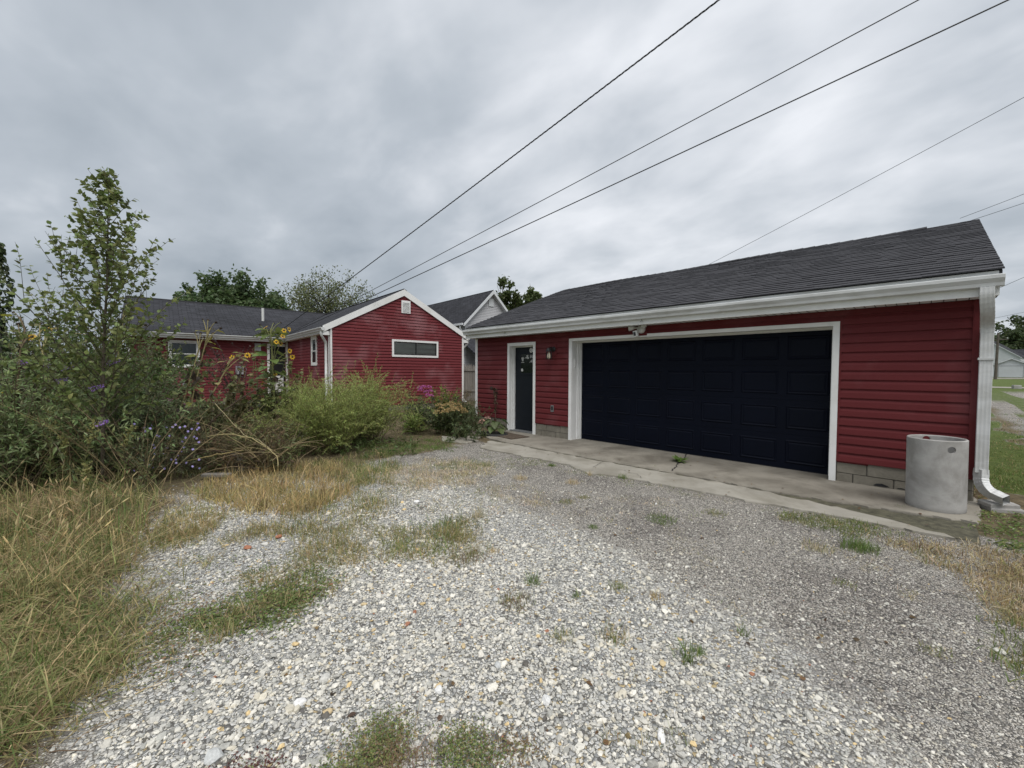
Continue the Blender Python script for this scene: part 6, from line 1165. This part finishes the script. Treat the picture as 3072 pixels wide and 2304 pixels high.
n = 110; P = sample_poly([(-50, 1500), (480, 1470), (380, 1650), (0, 1850)], n)   # foxtail seed heads
for p_ in P:
    tp = path(p_, (G.normal(0, .35), G.normal(0, .35), 1), G.uniform(.32, .58), 7, .9, .05); c_ = mix_tint(1, [(DRY, 1)])[0]; mb.tube(tp, [.0016] * 5 + [.0014, .001], 3, c_, False); d_ = unit(tp[-1] - tp[-2]); mb.tube([tp[-1], tp[-1] + d_ * .015, tp[-1] + d_ * .035, tp[-1] + d_ * .06], [.002, .0055, .005, .0012], 5, c_ * 1.15, False)
stuff('dry_grass', mb, 'tall matted dry grass along the left side of the drive')
mb = MB(); turf(mb, [(-300, 1800), (330, 1730), (400, 1750), (350, 1860), (300, 1960), (170, 2110), (60, 2210), (-20, 2280), (-500, 2304)], 11500, .06, .25, [(OLIVE, 34), (DRY, 32), (GREEN, 24), (BRN, 10)], 1.6, .0038, 240, .11); turf(mb, [(-300, 1800), (330, 1730), (430, 1760), (370, 1880), (300, 1980), (170, 2130), (40, 2250), (-500, 2304)], 4500, .03, .08, [(BRN, 40), (DRY, 45), (OLIVE, 15)], 3.0, .0036, 260, .14)
turf(mb, [(100, 2000), (330, 1900), (480, 1760), (560, 1690), (420, 1860), (300, 2060)], 2400, .04, .16, [(OLIVE, 40), (DRY, 35), (GREEN, 25)], 1.3, .0032, 90, .09); n = 7000; X0 = g_.uniform(-5, 5.2, n); Y0 = g_.uniform(-13, -8.6, n); blades(mb, np.c_[X0, Y0, terrain(X0, Y0)], g_.uniform(.06, .28, n), 1.3, g_.uniform(.004, .009, n), mix_tint(n, [(OLIVE, 40), (DRY, 35), (GREEN, 25)]))
stuff('green_grass', mb, 'olive green grass flopping over the gravel at lower left')
mb = MB(); turf(mb, [(560, 1480), (640, 1435), (760, 1405), (900, 1392), (990, 1385), (1040, 1420), (1040, 1480), (950, 1530), (830, 1545), (700, 1530)], 9500, .09, .27, [(GOLD, 38), (DRY, 34), (OLIVE, 20), (BRN, 8)], .75, .0042, 300, .07); turf(mb, [(930, 1380), (1160, 1355), (1200, 1395), (1150, 1450), (1040, 1460)], 4200, .08, .24, [(GREEN, 35), (OLIVE, 35), (DRY, 30)], .7, .004, 140, .07)
turf(mb, [(440, 1600), (560, 1500), (700, 1545), (620, 1580), (480, 1640)], 2200, .06, .18, [(DRY, 55), (OLIVE, 45)], .8, .0036, 80, .06); turf(mb, [(860, 1480), (1130, 1460), (1200, 1500), (1130, 1560), (1000, 1600), (860, 1580)], 2600, .05, .17, [(DRY, 45), (OLIVE, 40), (GREEN, 15)], .8, .0034, 90, .06); turf(mb, [(700, 1560), (960, 1580), (940, 1610), (760, 1600)], 1300, .04, .12, [(DRY, 50), (BRN, 20), (OLIVE, 30)], .9, .0034, 50, .06); turf(mb, [(900, 1620), (1100, 1600), (1120, 1680), (930, 1690)], 900, .04, .13, [(DRY, 45), (OLIVE, 40), (GREEN, 15)], .9, .0032, 36, .06); stuff('golden_grass', mb, 'golden dry grass in the middle distance between bushes and gravel')
mb = MB(); turf(mb, [(1150, 1400), (1330, 1365), (1490, 1380), (1470, 1435), (1300, 1460), (1170, 1450)], 7500, .03, .12, [(STRAW, 70), (DRY, 20), (OLIVE, 10)], 1.1, .0032, 150, .07); turf(mb, [(1400, 1440), (1620, 1440), (1680, 1520), (1440, 1540)], 1300, .02, .07, [(STRAW, 80), (OLIVE, 20)], 1.2, .003, 40, .06); turf(mb, [(1700, 1450), (2050, 1500), (2100, 1560), (1700, 1560)], 1000, .015, .05, [(STRAW, 75), (OLIVE, 25)], 1.2, .003, 40, .06); pass
def turf_noise(mb, pts, n, thr, sc, k, h0, h1, mix, lean=1.1, w=.0032):
    P = sample_poly(pts, n * 4); f = wob(P[:, 0], P[:, 1], sc, k) + .5 * wob(P[:, 1], P[:, 0], sc * 2.7, k + 1) + .35 * wob(P[:, 0] + P[:, 1], P[:, 1], sc * 6, k + 2); P = P[f > thr][:n]; m_ = len(P); blades(mb, P, g_.uniform(h0, h1, m_) * g_.uniform(.5, 1, m_), lean, w * g_.uniform(.6, 1.3, m_), mix_tint(m_, mix))
LEFTC = [(440, 1640), (520, 1500), (700, 1450), (1000, 1420), (1350, 1400), (1500, 1450), (1480, 1640), (1200, 1720), (1000, 1760), (800, 1880), (500, 1960), (330, 2000)]
m3 = MB(); turf_noise(m3, LEFTC, 7000, .55, 2.3, .4, .03, .13, [(DRY, 40), (OLIVE, 36), (GREEN, 16), (BRN, 8)]); turf_noise(m3, LEFTC, 2500, .75, 3.1, 2.2, .05, .18, [(DRY, 45), (OLIVE, 40), (GREEN, 15)], .9); turf_noise(m3, [(1450, 1450), (1900, 1480), (2500, 1600), (2900, 1700), (3072, 1800), (2700, 1800), (2200, 1720), (1700, 1640)], 2200, .8, 3.3, 1.2, .012, .05, [(STRAW, 45), (OLIVE, 35), (DRY, 20)], 1.2, .0028); turf_noise(m3, [(1400, 1700), (2200, 1800), (2600, 2000), (2200, 2250), (1500, 2200)], 700, .95, 3.0, 3.2, .02, .07, [(DRY, 40), (OLIVE, 40), (GREEN, 20)], 1.1, .0026); creep(m3, LEFTC, 1600, .010, [(GREEN, 40), (OLIVE, 30), (BRN, 30)], .016, 70, .06)
stuff('sparse_grass', m3, 'ragged dry and green grass patches scattered through the gravel')
stuff('straw_mat', mb, 'flattened pale straw near the left end of the walkway')
mb = MB(); turf(mb, [(1100, 1640), (1150, 1590), (1260, 1575), (1390, 1545), (1420, 1580), (1390, 1625), (1270, 1650), (1180, 1665)], 3000, .04, .17, [(OLIVE, 45), (DRY, 30), (GREEN, 25)], 1.1, .0034, 60, .075); stuff('grass_clump', mb, 'broad olive grass clump in the middle of the gravel')
mb = MB(); creep(mb, [(470, 1920), (640, 1800), (800, 1730), (950, 1690), (1040, 1715), (930, 1790), (820, 1880), (640, 1870)], 6200, .018, [(GREEN, 62), (OLIVE, 20), (BRN, 18)], .017, 80, .06); turf(mb, ell(870, 1750, 170, 50), 1500, .03, .12, [(DRY, 40), (OLIVE, 35), (GREEN, 25)], .9, .003, 50, .05); creep(mb, ell(430, 1950, 190, 80), 900, .012, [(GREEN, 40), (BRN, 60)], .016, 40, .08); creep(mb, ell(560, 1830, 140, 60), 900, .010, [(GREEN, 30), (BRN, 70)], .014, 30, .07); stuff('creeping_weed', mb, 'creeping green weed mat on the left side of the gravel')
mb = MB(); creep(mb, [(960, 2304), (1090, 2190), (1150, 2140), (1230, 2190), (1180, 2304)], 3600, .018, [(GREEN, 40), (OLIVE, 35), (BRN, 25)], .010, 60, .045); creep(mb, [(1330, 2290), (1340, 2190), (1410, 2170), (1440, 2230), (1500, 2260), (1400, 2304)], 2200, .014, [(GREEN, 50), (OLIVE, 30), (BRN, 20)], .010, 40, .04); creep(mb, ell(1530, 2225, 90, 30), 700, .008, [(BRN, 80), (OLIVE, 20)], .010, 20, .04); creep(mb, ell(750, 2300, 100, 30), 600, .008, [((.12, .05, .045), 80), (OLIVE, 20)], .011, 18, .04)
turf(mb, ell(1230, 2260, 80, 55), 700, .03, .10, [((.30, .20, .13), 60), (BRN, 40)], 1.3, .0016, 14, .03); stuff('creeping_weed', mb, 'creeping weed mat with dead brown runners at the bottom edge')
mb = MB(); turf(mb, [(2330, 1530), (2420, 1535), (2600, 1558), (2670, 1600), (2560, 1605), (2450, 1578), (2350, 1552)], 3400, .025, .08, [(OLIVE, 50), (GREEN, 40), (DRY, 10)], .9, .003, 110, .05); turf(mb, [(1690, 1375), (1760, 1400), (1860, 1425), (1950, 1440), (2080, 1455), (2050, 1470), (1850, 1440), (1700, 1405)], 900, .015, .05, [(GREEN, 50), (OLIVE, 50)], .8, .003, 34, .05); turf(mb, ell(1545, 1385, 120, 14), 1300, .02, .06, [(GREEN, 45), (OLIVE, 55)], .8, .003, 40, .06); turf(mb, [(1430, 1350), (1640, 1382), (1766, 1424), (1850, 1424), (2010, 1456), (2300, 1505), (2594, 1550), (2900, 1615), (2880, 1632), (2580, 1572), (2300, 1525), (2000, 1472), (1840, 1440), (1750, 1438), (1620, 1400), (1430, 1372)], 2000, .012, .05, [(OLIVE, 40), (GREEN, 30), (STRAW, 30)], 1.1, .0028, 70, .05); turf(mb, [(1500, 1324), (1766, 1371), (2000, 1406), (2300, 1461), (2420, 1484), (2420, 1489), (2300, 1467), (2000, 1411), (1766, 1376), (1500, 1329)], 500, .008, .03, [(GREEN, 50), (OLIVE, 50)], .9, .003, 40, .02); stuff('edge_grass', mb, 'short green grass along the outer edge of the walkway')
mb = MB(); turf(mb, [(2640, 1610), (2900, 1630), (3072, 1655), (3250, 1900), (3072, 1870), (2900, 1720), (2750, 1672)], 6500, .03, .13, [(DRY, 35), (STRAW, 20), (BRN, 30), (OLIVE, 15)], 1.1, .003, 180, .06); turf(mb, [(2980, 1850), (3120, 1830), (3150, 2100), (3040, 2000)], 900, .03, .12, [(GREEN, 40), (OLIVE, 40), (DRY, 20)], .9, .003, 24, .05); stuff('dry_grass', mb, 'thin brown dry grass along the right edge below the walkway end')
mb = MB(); turf(mb, [(2975, 1330), (3150, 1290), (3200, 1480), (2975, 1470)], 5200, .03, .085, [(LUSH, 55), (OLIVE, 30), (DRY, 15)], .8, .0038, 200, .08); turf(mb, [(2975, 1230), (3150, 1210), (3150, 1290), (2975, 1330)], 1500, .03, .08, [(LUSH, 50), (DRY, 50)], .8, .006, 60, .15); stuff('lawn_grass', mb, 'short green lawn grass beside the right end of the garage')
mb = MB(); turf(mb, ell(1370, 1388, 90, 16), 1100, .03, .09, [(LUSH, 50), (OLIVE, 50)], .9, .0034, 30, .06); turf(mb, [(1080, 1330), (1350, 1310), (1380, 1350), (1120, 1368)], 3000, .05, .15, [(LUSH, 55), (GREEN, 30), (OLIVE, 15)], .7, .004, 50, .07); turf(mb, [(1190, 1270), (1330, 1280), (1330, 1310), (1180, 1310)], 1400, .02, .08, [(GREEN, 40), (OLIVE, 40), (DRY, 20)], .9, .004, 60, .08); turf(mb, [(450, 1440), (820, 1385), (900, 1350), (760, 1370), (480, 1420)], 1700, .1, .32, [(GREEN, 35), (OLIVE, 40), (DRY, 25)], .7, .004, 60, .1); stuff('green_grass', mb, 'green grass between the willow bushes and the garden path')
mb = MB(); creep(mb, [(2930, 1530), (3080, 1520), (3080, 1650), (2960, 1620)], 900, .02, [(LUSH, 30), (GREEN, 40), (OLIVE, 30)], .028, 60, .05); creep(mb, ell(2935, 1465, 40, 25), 500, .05, [(OLIVE, 50), (BRN, 50)], .03, 20, .06); stuff('broadleaf_weed', mb, 'low broad-leaved weeds below the corner downspout', 'leafage')
# single tufts
def tuft(u, v, r, h, n, mix, label, lean=.6, w=.0034, name='grass_tuft'):
    p = ground_at(u, v); p[2] = float(terrain(p[0], p[1])); P = p + np.c_[np.clip(g_.normal(0, r * .8, (n, 2)), -r * 1.3, r * 1.3), np.full(n, -.004)]; mb = MB(); blades(mb, P, g_.uniform(.4, 1, n) * h, lean, w * g_.uniform(.6, 1.3, n), mix_tint(n, mix)); solo(name, mb, 'grass_blades', label, 'grass tuft', 'tufts in the drive', tint=True, base=tuple(p))
GM, OM, DM = [(LUSH, 60), (GREEN, 30), (OLIVE, 10)], [(OLIVE, 60), (GREEN, 20), (DRY, 20)], [(STRAW, 60), (DRY, 40)]
for a in ((1985, 1555, .10, .05, 420, GM, 'bright green grass cushion in the middle of the fine aggregate'), (1782, 1572, .035, .05, 90, GM, 'small green tuft left of the bright grass cushion'), (2145, 1535, .08, .05, 200, OM, 'olive tuft right of the bright grass cushion'), (1600, 1735, .03, .14, 60, GM, 'upright green tuft above a creeping weed in the gravel'), (1550, 1790, .075, .07, 260, [(OLIVE, 40), (BRN, 60)], 'reddish brown weed spreading low in the gravel'), (1727, 1773, .02, .07, 30, GM, 'tiny green tuft right of the brown weed'), (1860, 1750, .05, .07, 90, OM, 'sparse olive tuft in the gravel centre'), (1970, 1780, .03, .07, 50, [(GOLD, 70), (DRY, 30)], 'small golden tuft in the gravel centre'), (1690, 1890, .05, .07, 90, OM, 'olive tuft near the middle of the gravel'), (1840, 1890, .06, .08, 120, [(DRY, 60), (GREEN, 40)], 'dry and green tuft among the larger stones'), (2060, 1965, .04, .16, 60, GM, 'tall thin green tuft among the larger stones'), (2100, 1945, .025, .07, 60, GM, 'short bright green tuft beside the tall thin one'), (2535, 1740, .05, .035, 120, OM, 'olive tuft on the fine aggregate at right'), (2805, 1935, .05, .035, 120, OM, 'olive tuft on the fine aggregate at far right'), (2230, 1890, .02, .09, 24, GM, 'thin green sprout on the right half of the drive'), (1432, 1545, .05, .12, 120, [(OLIVE, 50), (STRAW, 50)], 'stiff olive and straw tuft right of the broad clump'), (1400, 1665, .10, .09, 260, [(BRN, 60), (OLIVE, 40)], 'brown thin-stemmed tuft below the broad clump'), (1480, 1640, .04, .05, 80, [(GOLD, 80), (DRY, 20)], 'golden tuft right of the brown one'), (1700, 1500, .07, .05, 160, OM, 'olive tuft on the dark aggregate nearest the walkway'), (1750, 1485, .05, .05, 120, OM, 'olive tuft beside the one nearest the walkway'), (1560, 1430, .06, .10, 160, DM, 'straw tuft left of the concrete walkway bulge'), (1720, 1440, .06, .09, 140, DM, 'straw tuft below the concrete walkway bulge'), (1770, 1420, .02, .10, 60, DM, 'thin straw tuft at the walkway bulge'), (1655, 1392, .035, .07, 120, GM, 'green tuft at the left part of the walkway edge'), (1868, 1428, .05, .08, 140, GM, 'green tuft by the walkway right of its bulge'), (2580, 1640, .09, .12, 420, GM, 'lush green tuft below the walkway right of centre'), (2450, 1640, .08, .08, 200, [(OLIVE, 50), (STRAW, 50)], 'pale olive tuft left of the lush green one'), (2700, 1520, .05, .06, 90, GM, 'green tuft in the soil seam before the concrete pipe'), (2432, 1487, .06, .05, 120, GM, 'green tuft in the seam left of the concrete pipe'), (2252, 1452, .015, .05, 40, GM, 'tiny sprout in the seam below the right end of the overhead door'), (1610, 1350, .012, .05, 30, GM, 'tiny sprout in the seam before the entry door'), (1740, 1364, .012, .06, 30, GM, 'tiny sprout in the seam near the left door jamb'), (1965, 1398, .012, .06, 30, GM, 'tiny sprout in the seam left of the dandelion')):
    tuft(*a)
# dandelion in the crack
dp = np.array([2.50, -0.42, 0.004]); t = thing('dandelion', tuple(dp), 'dandelion rosette growing from the crack in the apron', 'weed')
for k in range(11):
    az = k * 2.4; mb = MB(); d = np.array([[math.cos(az), math.sin(az), .45 + .25 * math.sin(k)]]); X, Y, Z = frames(d, .1); mb.inst(LANCE, dp[None], X, Y, Z, np.array([[.15 + .05 * g_.random(), .30, .2]]), mix_tint(1, [(LUSH, 1)])); part('leaf', mb, 'leafage', t, tint=True)
# fallen leaves and twigs on the concrete and gravel
n = 150; P = np.vstack([np.c_[g_.uniform(-1.9, 5.5, 90), g_.uniform(-1.8, .25, 90), np.full(90, .004)], sample_poly([(500, 1500), (1500, 1480), (2800, 1700), (2600, 2200), (900, 2250)], 60) + [0, 0, .012]]); X, Y, Z = frames(np.c_[g_.normal(0, 1, (n, 2)), g_.normal(0, .1, n)], .15)
mb = MB().inst(OVATE, P, X, Y, Z, g_.uniform(.015, .04, n), mix_tint(n, [((.16, .10, .05), 50), ((.09, .06, .04), 30), ((.26, .19, .09), 20)])); stuff('leaf_litter', mb, 'dry brown leaves scattered over concrete and gravel', 'leafage')
